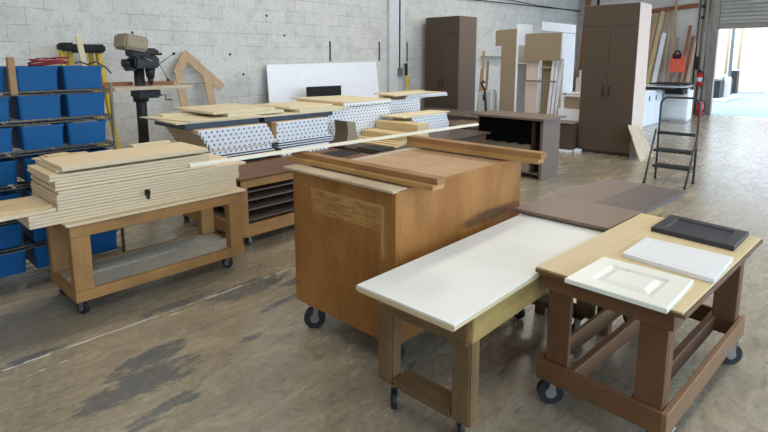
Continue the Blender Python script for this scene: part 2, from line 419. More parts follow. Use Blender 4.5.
# ------------------------------------------------------------------ left work cart (with the mdf sheets)
t = thing('work_cart', 'long golden wood work cart carrying the tall stack of tan sheets', 'work cart', (1.53, 3.71, 0))
X0, X1, Y0, Y1 = .935, 2.12, 3.455, 3.975
build('tabletop', MB().box(X0 - .02, X1 + .02, Y0 - .02, Y1 + .02, .603, .62, .003), 'mdfX', t)
build('apron', MB().box(X0, X1, Y0, Y0 + .025, .525, .603, .003).box(X0, X1, Y1 - .025, Y1, .525, .603, .003)
      .box(X0, X0 + .025, Y0 + .025, Y1 - .025, .525, .603, .003).box(X1 - .025, X1, Y0 + .025, Y1 - .025, .525, .603, .003), 'benchX', t)
for lx in (X0 + .002, X1 - .112):
    for ly in (Y0 + .006, Y1 - .076):
        build('leg', MB().box(lx, lx + .11, ly, ly + .07, .18, .54, .003), 'benchZ', t)
build('lower_frame', MB().box(X0, X1, Y0, Y0 + .03, .11, .18, .003).box(X0, X1, Y1 - .03, Y1, .11, .18, .003)
      .box(X0, X0 + .03, Y0 + .03, Y1 - .03, .11, .18, .003).box(X1 - .03, X1, Y0 + .03, Y1 - .03, .11, .18, .003), 'benchX', t)
o = build('lower_shelf', MB().box(X0 + .03, X1 - .03, Y0 + .03, Y0 + .25, .160, .176).box(X0 + .03, X1 - .03, Y0 + .29, Y1 - .03, .160, .176), 'galv', t)
o['label'] = 'pale grey lower shelf of two dusty planks'
for (cx, cy, a) in ((X0 + .06, Y0 + .07, 1.9), (X1 - .1, Y0 + .07, 2.2), (X0 + .06, Y1 - .06, .4), (X1 - .1, Y1 - .06, 1.0)):
    caster(t, cx, cy, .11, .042, a, .022)

# mdf sheets lying on it, bottom to top: (x0, x1, y0, y1, thickness, count)
z = .6205
GS = 'raw tan sheets stacked on the long golden cart'
def sheet(x0, x1, y0, y1, z0, th, label, group=None, mat='mdfX', name='mdf_sheet', rot=0.0, cat='sheet'):
    o = build(name, MB().box(x0, x1, y0, y1, z0, z0 + th, .0008), mat)
    if rot: o.rotation_euler = (0, 0, rot)
    return tag(o, label, cat, group)
rows = []
for k in range(4): rows.append((.745 + random.uniform(0, .004), 2.10, 3.50, 4.02, .0175))
for k in range(5): rows.append((.90 + random.uniform(-.003, .003), 2.13 + random.uniform(-.004, .004), 3.505 + random.uniform(-.001, .001), 4.06, .0175))
rows.append((.91, 2.19, 3.50, 4.05, .0175)); rows.append((.90, 1.95, 3.52, 4.05, .0175))
for k in range(2): rows.append((.905, 1.91, 3.53, 4.05, .0175))
for k in range(2): rows.append((.875 + .004 * k, 1.90, 3.525, 4.00, .0175))
rows.append((.93, 1.885, 3.58, 4.02, .0175))
for i, (a, b, c_, d_, th) in enumerate(rows):
    if i < 4: lb = 'raw tan sheet in the lowest cart stack layers, sticking out left'; g = GS + ', lowest layers'
    elif i == 9: lb = 'raw tan sheet reaching furthest right from the middle of the cart stack'; g = None
    elif i in (13, 14): lb = 'raw tan sheet poking out left just under the top of the cart stack'; g = GS + ', upper overhanging pair'
    else: lb = 'raw tan sheet in the flush middle layers of the golden cart stack'; g = GS + ', middle layers'
    sheet(a, b, c_, d_, z, th, lb, g)
    z += th + .0022
sheet(.94, 1.88, 3.495, 3.92, z, .026, 'thick tan board lying topmost at the front of the cart stack'); zt = z + .026
zz = z
# small offcuts on the stack
for (a, b, c_, d_, h0, th, rt, lb, mt) in (
        (.93, 1.17, 3.95, 4.09, zz, .010, .12, 'lowest wide wood offcut in the loose heap at the left of the cart stack', 'plyX'),
        (.96, 1.24, 3.97, 4.05, zz + .0105, .010, -.1, 'upper narrow wood offcut in the loose heap at the left of the cart stack', 'pineX'),
        (.98, 1.12, 3.98, 4.04, zz + .021, .009, .25, 'short wood scrap topmost on the loose heap at the left of the cart stack', 'pineX'),
        (1.22, 1.42, 3.96, 4.03, zz, .010, .1, 'thin white strip lying on the cart stack below the last wire shelf post', 'white_paint')):
    sheet(a, b, c_, d_, h0, th, lb, None, mt, 'wood_offcut', rt, 'offcut')
sheet(1.55, 1.84, 3.965, 4.035, zz, .018, 'lower of two short boards on the back edge of the cart stack', None, 'plyX', 'short_board', .03, 'board')
sheet(1.54, 1.83, 3.965, 4.03, zz + .0185, .016, 'upper of two short boards on the back edge of the cart stack', None, 'plyX', 'short_board', .02, 'board')
# black clamp block gripping the sheet edges
o = build('edge_clip', MB().box(1.412, 1.442, 3.478, 3.505, .70, .735, .003).box(1.42, 1.438, 3.48, 3.50, .672, .70, .002), 'black'); tag(o, 'small black clip on the front face of the tan sheet stack', 'clip')
# boards reaching out of frame on the left, resting on low sheets
def slab(pts, z0, th, mat, name, label, cat, group=None):
    o = build(name, MB().quadbox(pts, z0, z0 + th), mat); return tag(o, label, cat, group)
ZL = .6205 + 4 * .0197
slab([(.30, 3.48), (.895, 3.52), (.895, 3.95), (.30, 3.95)], ZL, .019, 'mdfX', 'mdf_sheet', 'wide tan sheet reaching out of the picture left of the cart stack', 'sheet')
slab([(.40, 3.62), (.83, 3.50), (.885, 3.55), (.44, 3.80)], ZL + .0195, .02, 'pineX', 'pine_board', 'pale pine board with angled end pointing at the left of the cart stack', 'board')
slab([(.40, 3.83), (.80, 3.74), (.80, 3.82), (.40, 3.90)], ZL + .0195, .02, 'pineX', 'pine_board', 'narrow pine strip behind the angled pine board left of the cart stack', 'board')

# ------------------------------------------------------------------ wire shelf rack with blue bins
RX0, RX1, RY0, RY1 = .28, 1.52, 4.25, 4.68
t = thing('wire_rack', 'zinc wire shelving rack holding blue bins by the wall', 'rack', (.9, 4.46, 0))
SH = [.10, .30, .51, .74, .965, 1.175, 1.375]
for px in (RX0, RX1):
    for py in (RY0, RY1):
        build('post', MB().cyl((px, py, .0), (px, py, 1.42), .0125, n=12), 'wire', t)
for h in SH:
    mb = MB()
    for y_ in (RY0, RY1):
        mb.tube([(RX0, y_, h), (RX1, y_, h)], .004, 6); mb.tube([(RX0, y_, h - .022), (RX1, y_, h - .022)], .004, 6)
        n = 24; pts = [(RX0 + (RX1 - RX0) * k / (2 * n), y_, h - (.022 if k % 2 else 0)) for k in range(2 * n + 1)]
        mb.tube(pts, .0022, 4)
    for x_ in (RX0, RX1):
        mb.tube([(x_, RY0, h), (x_, RY1, h)], .004, 6); mb.tube([(x_, RY0, h - .022), (x_, RY1, h - .022)], .004, 6)
    for k in range(50):
        xx = RX0 + (RX1 - RX0) * (k + .5) / 50; mb.tube([(xx, RY0, h + .004), (xx, RY1, h + .004)], .0022, 4)
    for k in range(1, 4):
        yy = RY0 + (RY1 - RY0) * k / 4; mb.tube([(RX0, yy, h), (RX1, yy, h)], .003, 5)
    build('wire_shelf', mb, 'wire', t)
def bin_mesh(w, d, h):
    """tapered open tub with rolled rim"""
    mb = MB(); tp = .955; th = .004
    def ring(k, z_, ins=0):
        a, b = w / 2 * k - ins, d / 2 * k - ins; r = .02; pts = []
        for cx, cy, a0 in ((a - r, b - r, 0), (-a + r, b - r, 90), (-a + r, -b + r, 180), (a - r, -b + r, 270)):
            for q in (0, 45, 90): pts.append((cx + r * math.cos(R(a0 + q)), cy + r * math.sin(R(a0 + q)), z_))
        return pts
    lay = [ring(tp, 0), ring(1, h - .018), ring(1.045, h - .018), ring(1.045, h), ring(1, h, th), ring(tp, .006, th)]
    vv = [[mb.bm.verts.new(p) for p in l] for l in lay]
    for a, b in zip(vv, vv[1:]):
        for k in range(12): mb.bm.faces.new((a[k], a[(k + 1) % 12], b[(k + 1) % 12], b[k]))
    mb.bm.faces.new(vv[0][::-1]); mb.bm.faces.new(vv[-1])
    return mb
proto = thing('plastic_bin', 'x', 'bin', (0, 0, 0))
build('tub', bin_mesh(.262, .40, .165), 'blue', proto)
o = build('label_holder', MB().box(-.03, .03, -.1985, -.194, .06, .085, .001), 'blue', proto)
rown = ['bottom', 'second lowest', 'third lowest', 'middle', 'third highest', 'second highest', 'top']
first = True
for r_, h in enumerate(SH):
    for c_, (cx, side) in enumerate(((.745, 'left'), (1.055, 'middle'), (1.352, 'right'))):
        cx2 = cx + random.uniform(-.006, .006)
        if c_ == 0: lb = 'blue bin cut by the picture edge on the %s wire shelf' % rown[r_]
        elif c_ == 1: lb = 'blue bin in the middle of the %s wire shelf' % rown[r_]
        else: lb = 'blue bin at the right end of the %s wire shelf' % rown[r_]
        loc = (cx2, 4.47, h + .0065); rz = random.uniform(-.02, .02)
        if first: proto.location = loc; proto['label'] = lb; proto['group'] = 'blue bins on the wire rack'; first = False
        else: dup(proto, loc, rz, lb, 'blue bins on the wire rack')
# things seen inside bins: white papers
for x_, h, lb in ((1.05, SH[5], 'white papers in the middle bin of the second highest shelf'), (1.36, SH[4], 'white papers in the right bin of the third highest shelf'),
                  (1.05, SH[4], 'white papers in the middle bin of the third highest shelf'), (.74, SH[4], 'white papers in the cut-off bin of the third highest shelf')):
    tag(build('paper_bundle', MB().box(x_ - .10, x_ + .08, 4.32, 4.52, h + .10, h + .168, .004), 'paper'), lb, 'papers')
# coil of red cord on the top bins
pts = []
for k in range(110):
    a = k / 110 * 2 * PI * 4.3; rr = .10 + .02 * math.sin(k * .7)
    pts.append((1.17 + rr * 1.1 * math.cos(a), 4.40 + rr * .8 * math.sin(a), 1.558 + .0011 * k * .35 + .012 * math.sin(a * 1.3)))
tag(build('cord_coil', MB().tube(pts, .005, 6), 'redcord'), 'coiled dark red cord lying on the top blue bins', 'cord')
pts = [(1.20 + k * .011, 4.36 + .03 * math.sin(k * .5), 1.556 + .02 * abs(math.sin(k * .33))) for k in range(11, 28)] + [(1.52, 4.30, 1.53), (1.54, 4.27, 1.49)]
tag(build('brown_cable', MB().tube(pts, .0055, 6), 'rubber'), 'dark cable trailing over the right end top bin', 'cable')
# brown upright board tied to the rack
tag(build('upright_board', MB().box(.875, .915, 4.195, 4.24, 1.36, 1.61, .003), 'cardboard'), 'short brown board standing upright against the rack between top bins', 'board')
tag(build('pale_stick', MB().beam((1.44, 4.50, 1.50), (1.415, 4.53, 1.775), .042, .012, .002, up=(0, 1, 0)), 'mapleZ'), 'pale wood stick poking up out of the right end top bin', 'stick')

# yellow fibreglass ladder leaning on the wall behind the rack
t = thing('yellow_ladder', 'yellow ladder with black top behind the wire rack', 'ladder', (2.25, 7.0, 0))
for (bx, tx) in ((1.98, 2.07), (2.54, 2.47)):
    build('rail', MB().beam((bx, 6.86, 0), (tx, 7.24, 1.70), .05, .08, .003, up=(0, 1, 0)), 'yellow', t)
for k in range(5):
    f = (k + .6) / 5.4
    build('rung', MB().beam((1.98 + .09 * f, 6.86 + .38 * f, 1.75 * f), (2.54 - .07 * f, 6.86 + .38 * f, 1.75 * f), .07, .02, .003), 'steel', t)
o = build('top_cap', MB().box(2.16, 2.53, 7.12, 7.34, 1.67, 1.775, .02).box(2.04, 2.18, 7.10, 7.34, 1.69, 1.79, .02), 'black', t)
for (bx, tx) in ((2.10, 2.17), (2.50, 2.40)):
    build('rear_rail', MB().beam((bx, 7.40, 0), (tx, 7.28, 1.70), .05, .05, .003, up=(0, 1, 0)), 'yellow', t)

# ------------------------------------------------------------------ drill press
t = thing('drill_press', 'old floor drill press with beige belt cover by the wall', 'drill press', (2.60, 6.35, 0))
build('base', MB().box(2.45, 2.80, 6.10, 6.60, 0, .04, .01), 'darkmetal', t)
build('column', MB().cyl((2.60, 6.35, .04), (2.60, 6.35, 1.62), .058, n=20), 'darkmetal', t)
hd = MB().box(2.50, 2.78, 6.18, 6.44, 1.49, 1.63, .02).cyl((2.70, 6.28, 1.38), (2.70, 6.28, 1.50), .045, .06, 20).box(2.44, 2.56, 6.28, 6.40, 1.46, 1.57, .015)
hd.cyl((2.40, 6.30, 1.55), (2.50, 6.30, 1.55), .045, n=18)
build('head', hd, 'darkmetal', t)
build('pulley', MB().cyl((2.73, 6.28, 1.64), (2.73, 6.28, 1.67), .115, n=28).cyl((2.73, 6.28, 1.67), (2.73, 6.28, 1.70), .08, n=24).cyl((2.73, 6.28, 1.70), (2.73, 6.28, 1.72), .05, n=20), 'darkmetal', t)
cv = MB().box(-.13, .13, -.16, .18, -.085, .085, .022, Matrix.Translation((2.50, 6.26, 1.775)) @ Matrix.Rotation(R(10), 4, 'Y'))
build('belt_cover', cv, 'beige_metal', t)
build('cover_base', MB().box(2.46, 2.74, 6.18, 6.36, 1.625, 1.705, .01), 'darkmetal', t)
build('cover_inset', MB().box(-.10, .10, -.166, -.158, -.055, .055, .003, Matrix.Translation((2.50, 6.26, 1.775)) @ Matrix.Rotation(R(10), 4, 'Y')), 'beige_metal', t)
build('cover_knob', MB().cyl((2.52, 6.26, 1.85), (2.52, 6.26, 1.895), .008, n=8).cyl((2.52, 6.26, 1.89), (2.52, 6.26, 1.905), .013, n=10), 'darkmetal', t)
build('chuck', MB().cyl((2.70, 6.28, 1.31), (2.70, 6.28, 1.38), .026, .036, 16).cyl((2.70, 6.28, 1.25), (2.70, 6.28, 1.31), .008, .012, 10), 'darkmetal', t)
for k, a in enumerate((35, -68, 160)):
    dx, dz = math.cos(R(a)), math.sin(R(a)); L_ = .19
    h_ = build('feed_handle', MB().cyl((2.78, 6.20, 1.54), (2.78 + dx * L_, 6.17, 1.54 + dz * L_), .006, n=8), 'steel', t)
    build('handle_knob', MB().cyl((2.78 + dx * L_, 6.17, 1.54 + dz * L_), (2.78 + dx * (L_ + .03), 6.167, 1.54 + dz * (L_ + .03)), .014, n=10), 'rubber', h_)
build('table_bracket', MB().box(2.52, 2.80, 6.24, 6.46, 1.14, 1.25, .02).cyl((2.60, 6.35, 1.10), (2.60, 6.35, 1.22), .085, n=20), 'darkmetal', t)
build('crank', MB().tube([(2.80, 6.27, 1.17), (2.86, 6.27, 1.17), (2.86, 6.27, 1.11), (2.93, 6.27, 1.11)], .007, 8), 'darkmetal', t)
o = build('wooden_table', MB().box(2.20, 3.10, 6.05, 6.42, 1.25, 1.285, .004), 'ledgeX', t); o['label'] = 'worn wooden table board'
build('fence', MB().box(2.16, 2.56, 6.44, 6.50, 1.285, 1.33, .004).box(2.66, 3.02, 6.36, 6.42, 1.285, 1.33, .004), 'rustX', t)
build('guide_rod', MB().cyl((3.02, 6.20, 1.295), (3.36, 6.20, 1.295), .006, n=8), 'steel', t)

# ------------------------------------------------------------------ house-shaped wooden frame on the wall
t = thing('house_frame', 'pale wood frame shaped like a house leaning on the block wall', 'frame', (3.8, 7.3, 0))
yb, yt = 6.98, 7.42
def fy(z_): return yb + (yt - yb) * z_ / 1.72
def hb(x0, z0, x1, z1, w, name):
    build(name, MB().beam((x0, fy(z0), z0), (x1, fy(z1), z1), .02, w, .002, up=Vector((-(z1 - z0), 0, x1 - x0)).normalized()), 'lumberZ', t)
hb(3.56, .0, 3.56, 1.44, .12, 'side_strip'); hb(4.03, .0, 3.98, 1.34, .12, 'side_strip')
hb(3.53, 1.38, 3.72, 1.66, .13, 'roof_strip'); hb(3.68, 1.68, 4.20, 1.16, .13, 'roof_strip')
hb(3.5, .3, 4.05, .3, .08, 'cross_strip')

# ------------------------------------------------------------------ brown rack cart behind, with piles of notched panels
t = thing('rack_cart', 'brown wood rack cart with open slots standing behind the golden cart', 'cart', (3.0, 4.2, 0))
A0, A1, B0, B1 = 2.30, 3.86, 3.80, 5.05
o = build('tabletop', MB().box(A0 - .01, A1 + .02, B0 - .02, B1, .592, .61, .003), 'redX', t)
build('apron', MB().box(A0, A1, B0, B0 + .02, .52, .592, .002).box(A0, A0 + .02, B0, B1, .52, .592, .002).box(A1 - .02, A1, B0, B1, .52, .592, .002), 'benchX', t)
for lx in (A0, A1 - .09, (A0 + A1) / 2 - .04):
    for ly in (B0, B1 - .06):
        build('leg', MB().box(lx, lx + .085, ly, ly + .06, .2, .525, .003), 'benchZ', t)
build('lower_rail', MB().box(A0, A1, B0, B0 + .03, .09, .20, .003).box(A0, A1, B1 - .03, B1, .09, .20, .003).box(A0, A0 + .03, B0, B1, .09, .20, .003).box(A1 - .03, A1, B0, B1, .09, .20, .003), 'benchX', t)
for h in (.205, .30, .385, .46):
    build('slot_shelf', MB().box(A0 + .03, A1 - .03, B0 + .06, B1 - .08, h, h + .012), 'walnutX', t)
build('back_panel', MB().box(A0 + .02, A1 - .02, B1 - .075, B1 - .062, .2, .59), 'espX', t)
for (cx, cy, a) in ((A0 + .10, B0 + .05, .3), (A1 - .1, B0 + .06, 2.2), (A0 + .1, B1 - .06, .4), (A1 - .1, B1 - .06, 1.0)):
    caster(t, cx, cy, .09, .036, a, .022)

def notched(x0, x1, y0, y1, z0, n, dx, label, group, th=.04, first_dx=0.0, name='notched_board', mat='dots', skew=None):
    zc = z0
    for k in range(n):
        sx = first_dx + dx * (n - 1 - k) + random.uniform(-.003, .003)
        o = build(name, MB().box(x0 + sx, x1 + sx, y0 + random.uniform(-.004, .004), y1, zc, zc + th - .001, .0015), mat)
        tag(o, label, 'panel', group); zc += th
    return zc
def one(name, x0, x1, y0, y1, z0, z1, mat, label, cat, rot=0.0, group=None):
    o = build(name, MB().box(x0, x1, y0, y1, z0, z1, .0015), mat); o.rotation_euler = (0, 0, rot); return tag(o, label, cat, group)
# pile A (left) on the rack cart
LB = 'white notched board, %s pile under the plywood'
YA = 4.38
one('black_sheet', 2.33, 3.00, YA + .02, 5.0, .611, .640, 'black', 'black sheet under the left pile of notched panels', 'sheet')
z = notched(2.42, 3.10, YA, 5.0, .641, 1, .0, LB % 'left' + ', lowest one, below the black sheets', None)
one('black_sheet', 2.40, 3.08, YA + .01, 5.0, z, z + .012, 'black', 'lower of two black sheets within the left pile of notched boards', 'sheet'); z += .0125
one('white_sheet', 2.40, 3.08, YA, 5.0, z, z + .010, 'white_paint', 'plain white sheet between two black sheets in the left pile', 'sheet'); z += .0105
one('black_sheet', 2.39, 3.08, YA + .01, 5.0, z, z + .012, 'black', 'upper of two black sheets within the left pile of notched boards', 'sheet'); z += .0125
z = notched(2.38, 3.05, YA, 5.0, z, 1, .0, LB % 'left' + ', between black and tan sheets', None)
one('tan_sheet', 2.36, 3.05, YA + .005, 5.0, z, z + .010, 'edge_mdf', 'tan sheet in the middle of the left pile of notched boards', 'sheet'); z += .0105
zA = notched(2.27, 3.00, YA, 5.02, z, 5, .026, LB % 'left' + ', upper slanted part', 'notched boards, left pile, upper part')
# pile B (right)
z = notched(3.16, 3.80, YA, 5.0, .611, 2, .0, LB % 'right' + ', below the black sheets', 'notched boards, right pile, below black sheets')
for k in range(3):
    one('black_sheet', 3.13, 3.85, YA + .012, 5.0, z, z + .013, 'black', 'black sheet within the right pile of notched boards, %s of three' % ('lowest', 'middle', 'topmost')[k], 'sheet'); z += .0135
    one('white_sheet', 3.13, 3.85, YA, 5.0, z, z + .011, 'white_paint', 'plain white sheet within the right pile of notched boards, %s of three' % ('lowest', 'middle', 'topmost')[k], 'sheet'); z += .0115
zB = notched(3.11, 3.79, YA, 5.02, z, 5, .0, LB % 'right' + ', upper part', 'notched boards, right pile, upper part')
# navy boards under the plywood
ztop = max(zA, zB) + .001
one('navy_board', 2.20, 2.98, YA + .10, 5.1, ztop, ztop + .05, 'navy', 'navy board on the left pile under the plywood sheets', 'board')
one('navy_board', 3.04, 3.95, YA + .10, 5.1, ztop, ztop + .05, 'navy', 'navy board on the right pile under the plywood sheets', 'board')
zp = ztop + .051
slab([(2.13, 4.50), (4.04, 4.42), (4.0, 5.12), (2.16, 5.22)], zp, .014, 'plyX', 'plywood_sheet', 'lower plywood sheet spread over both piles of notched panels', 'sheet')
slab([(2.25, 4.47), (3.0, 4.44), (3.0, 5.0), (2.1, 5.20)], zp + .0145, .010, 'plyX', 'plywood_sheet', 'thin plywood sheet at the left end of the plywood over the piles', 'sheet')
slab([(2.25, 5.03), (2.6, 5.02), (2.6, 5.2), (2.25, 5.21)], zp + .025, .014, 'plyX', 'plywood_sheet', 'short plywood strip behind the boards on the left pile', 'sheet')
zq = zp + .025
# boards on top
one('cabinet_board', 2.68, 3.32, 4.53, 5.15, zq + .0, zq + .03, 'plyX', 'lower pale board of the left pair on top of the plywood', 'board', -.03)
one('cabinet_board', 2.52, 3.24, 4.58, 5.35, zq + .031, zq + .055, 'plyX', 'upper pale board of the left pair on top of the plywood', 'board', .03)
one('cabinet_board', 3.48, 4.06, 4.46, 5.08, zp + .0145, zp + .045, 'plyX', 'lower pale board of the right pair on top of the plywood', 'board', -.02)
one('cabinet_board', 3.40, 4.02, 4.56, 5.2, zp + .0455, zp + .066, 'plyX', 'upper pale board of the right pair on top of the plywood', 'board', .03)
one('black_sheet', 3.52, 3.855, 3.93, 4.20, .6105, .62, 'black', 'black sheet added for the dark gap in front of the right pile', 'sheet')  # added sheet, its black stands in for a shaded gap beside the crate

# ------------------------------------------------------------------ second bench with more piles
t = thing('assembly_bench', 'low bench behind the big crate, carrying the far piles of white notched panels', 'bench', (5.2, 5.1, 0))
build('benchtop', MB().box(4.05, 6.30, 3.85, 6.3, .57, .60, .003), 'espX', t)
for lx in (4.1, 6.18):
    for ly in (3.9, 6.17):
        build('leg', MB().box(lx, lx + .08, ly, ly + .08, 0, .57, .003), 'redZ', t)
build('front_panel', MB().box(4.06, 4.09, 4.0, 6.15, .05, .56), 'espY', t)
build('side_panel', MB().box(4.2, 6.15, 3.87, 3.90, .05, .56), 'espX', t)
one('black_sheet', 4.07, 4.34, 3.88, 4.22, .601, .615, 'black', 'black sheet added for the dark gap at the near corner of the low bench', 'sheet')  # also added, carries the dark gap's shade on across the bench corner
# pile C
z = notched(4.16, 5.25, 4.80, 5.7, .601, 10, .0, 'white notched board in the wide far pile before the leaning white board', 'notched panels, wide far pile')
one('black_sheet', 4.42, 5.27, 4.79, 5.7, z, z + .008, 'black', 'thin black sheet near the top of the wide far pile', 'sheet')
one('notched_board', 4.40, 5.27, 4.78, 5.7, z + .009, z + .054, 'dots', 'thick notched board above the thin black sheet of the wide far pile', 'board')
slab([(4.42, 4.79), (5.27, 4.79), (5.27, 5.75), (4.44, 5.9)], z + .055, .012, 'plyX', 'plywood_sheet', 'cream sheet topmost on the wide far pile', 'sheet')
slab([(4.02, 4.80), (4.39, 4.66), (4.39, 5.6), (4.10, 5.9)], z + .001, .02, 'plyX', 'plywood_sheet', 'pale board overhanging the left of the wide far pile', 'sheet')
# curved tan moulding between the piles
pts = [(.0, .0), (.30, .0), (.27, .08), (.24, .14), (.23, .22), (.05, .24), (.07, .14), (.05, .07)]
o = build('cove_moulding', MB().prism([(4.08 + a * .75, .601 + b * 1.2) for a, b in pts], 'Y', 4.42, 4.64), 'panel_tan'); tag(o, 'curved tan moulding piece standing between the two groups of piles', 'moulding')
# pile D
z = notched(5.55, 6.28, 5.10, 5.75, .601, 10, .0, 'white notched board in the tallest far pile left of the brown wardrobe', 'notched panels, tallest far pile')
slab([(5.56, 5.12), (6.30, 5.12), (6.30, 5.74), (5.56, 5.74)], z, .002, 'paper', 'paper_sheet', 'paper sheet under the boards jutting out of the tallest far pile', 'sheet'); z += .003
for k in range(2):
    o = build('notched_board', MB().box(6.0 + .04 * k, 7.05 - .02 * k, 5.15, 5.72, z, z + .029, .0015), 'dots'); z += .03
    tag(o, 'notched board jutting right from the top of the tallest far pile, %s of two' % ('lower', 'upper')[k], 'board')
slab([(5.60, 5.02), (6.60, 5.15), (6.95, 5.62), (5.80, 5.62)], z + .001, .016, 'plyX', 'plywood_sheet', 'cream sheet topmost on the tallest far pile', 'sheet')
# pile E
z = notched(5.28, 6.05, 4.42, 4.78, .601, 6, .014, 'white notched board in the low near pile beside the stacked pine boards', 'notched panels, low near pile', first_dx=.0)
slab([(5.10, 4.40), (6.17, 4.46), (6.10, 4.77), (5.06, 4.77)], z + .001, .016, 'plyX', 'plywood_sheet', 'cream sheet topmost on the low near pile', 'sheet')
# stacked pine boards in front of it
one('pine_board', 4.98, 5.20, 4.08, 4.77, .601, .69, 'pineY', 'thick pine block at the bottom beside the low near pile', 'board')
one('pine_board', 4.96, 5.18, 4.06, 4.77, .691, .80, 'pineY', 'thick pine block on top beside the low near pile', 'board')
one('pine_board', 4.66, 4.93, 4.04, 4.77, .601, .645, 'pineY', 'lower pine board in front of the pine blocks', 'board')
one('pine_board', 4.70, 4.94, 4.02, 4.77, .646, .70, 'pineY', 'upper pine board in front of the pine blocks', 'board')
for k in range(3):
    slab([(4.38 + .09 * k, 3.92 + .03 * k), (4.455 + .09 * k, 3.92 + .03 * k), (4.45 + .09 * k, 4.74), (4.375 + .09 * k, 4.74)], .601, .018 + .008 * k, 'pineY', 'pine_strip', 'thin pine strip on the low bench, %s of the three nearest the crate' % ('leftmost', 'middle', 'rightmost')[k], 'strip')

# long white-painted strip lying across everything
o = build('trim_strip', MB().beam((1.285, 2.60, 1.046), (3.82, 2.47, 1.046), .034, .018, .002), 'strip')
tag(o, 'very long pale wood strip lying across the big crate top', 'strip')

# ------------------------------------------------------------------ large box cart
t = thing('crate_cart', 'big orange-brown plywood box on wheels in the middle of the shop', 'cart', (2.43, 2.05, 0))
BX0, BX1, BY0, BY1 = 1.85, 3.085, 1.648, 2.46
build('front_panel', MB().box(BX0, BX0 + .02, BY0, BY1, .15, .955, .003), 'boxF', t)
build('side_panel', MB().box(BX0 + .02, BX1, BY0, BY0 + .02, .15, .965, .003), 'boxS', t)
build('side_panel', MB().box(BX0 + .02, BX1, BY1 - .02, BY1, .15, .955, .003), 'boxS', t)
build('back_panel', MB().box(BX1 - .02, BX1, BY0 + .02, BY1 - .02, .15, .955, .003), 'boxS', t)
build('bottom_panel', MB().box(BX0 + .02, BX1 - .02, BY0 + .02, BY1 - .02, .15, .18), 'boxS', t)
build('corner_post', MB().box(BX0 - .004, BX0 + .02, BY0 - .004, BY0 + .03, .16, .955, .002), 'boxS', t)
o = build('front_ledge', MB().box(BX0 - .02, BX0 + .085, BY0, 2.53, .956, .970, .002), 'ledgeY', t); o['label'] = 'pale worn ledge board along the front top edge'
o = build('lid', MB().box(BX0 + .09, 2.84, BY0 + .022, BY1 - .07, .935, .953, .002).box(2.86, BX1 - .02, BY0 + .022, BY1 - .07, .935, .953, .002), 'box_top', t)
build('side_rail', MB().box(BX0 + .09, BX1 - .02, BY1 - .065, BY1 - .022, .925, .962, .002), 'ledgeX', t)
for (cx, cy, a) in ((BX0 + .045, BY1 - .14, 2.35), (BX0 + .09, BY0 + .08, 2.0), (BX1 - .1, BY1 - .1, .4), (BX1 - .12, BY0 + .08, 1.0)):
    caster(t, cx, cy, .15, .064, a, .038)
tag(build('timber_beam', MB().box(1.955, 2.05, 1.505, 2.66, .971, .998, .002), 'oakY'), 'lower golden timber lying across the front of the big crate top', 'beam')
tag(build('timber_beam', MB().box(1.985, 2.05, 1.50, 2.64, .9985, 1.028, .002), 'dullY'), 'upper brown timber stacked on the golden one at the crate front', 'beam')
tag(build('timber_beam', MB().box(2.925, 3.005, 1.455, 2.50, .967, 1.000, .002), 'oakY'), 'lower golden timber across the far end of the crate top', 'beam')
tag(build('timber_beam', MB().box(2.925, 3.0, 1.435, 2.50, 1.0005, 1.037, .002), 'dullY'), 'upper brown timber across the far end of the crate top, its end sticking out', 'beam')

# ------------------------------------------------------------------ white-topped bench
t = thing('white_top_bench', 'weathered wood bench on wheels with a glossy white top', 'bench', (2.2, 1.29, 0))
W0, W1, V0, V1 = 1.60, 2.88, 1.04, 1.525
o = build('white_top', MB().box(1.455, 2.0462, 1.015, 1.514, .640, .66, .0008).box(2.0467, 2.3508, 1.015, 1.514, .640, .66, .0008).box(2.3512, 2.93, 1.015, 1.514, .640, .66, .0008), 'white_lam', t)
o['label'] = 'white laminate top'
build('edge_band', MB().box(1.453, 1.456, 1.013, 1.517, .637, .653).box(1.453, 2.93, 1.0125, 1.0155, .637, .653).box(1.457, 2.92, 1.02, 1.51, .630, .640), 'mapleX', t)
for a in (V0 - .012, V1 - .03): build('side_apron', MB().box(W0, W1, a, a + .032, .515, .630, .004), 'oliveX', t)
for a in (W0 - .014, W1 - .03): build('end_apron', MB().box(a, a + .03, V0 + (.022 if a > 2 else .005), V1 - .032, .50, .630, .004), 'oldY', t)
for lx in (W0, W1 - .07):
    for ly in (V0 - .005, V1 - .08):
        build('leg', MB().box(lx + .002, lx + .068, ly, ly + .09, .15, .63, .006), 'oldZ', t)
for a in (W0 + .001, W1 - .111): build('end_rail', MB().box(a, a + .11, V0 + .09, V1 - .085, .15, .19, .004), 'oldY', t)
for (cx, cy, a) in ((W0 + .05, V1 - .05, .75), (W0 + .10, V0 + .10, .75), (W1 - .06, V0 + .07, 2.2), (W1 - .06, V1 - .05, 1.3)):
    caster(t, cx, cy, .15, .046, a, .026)

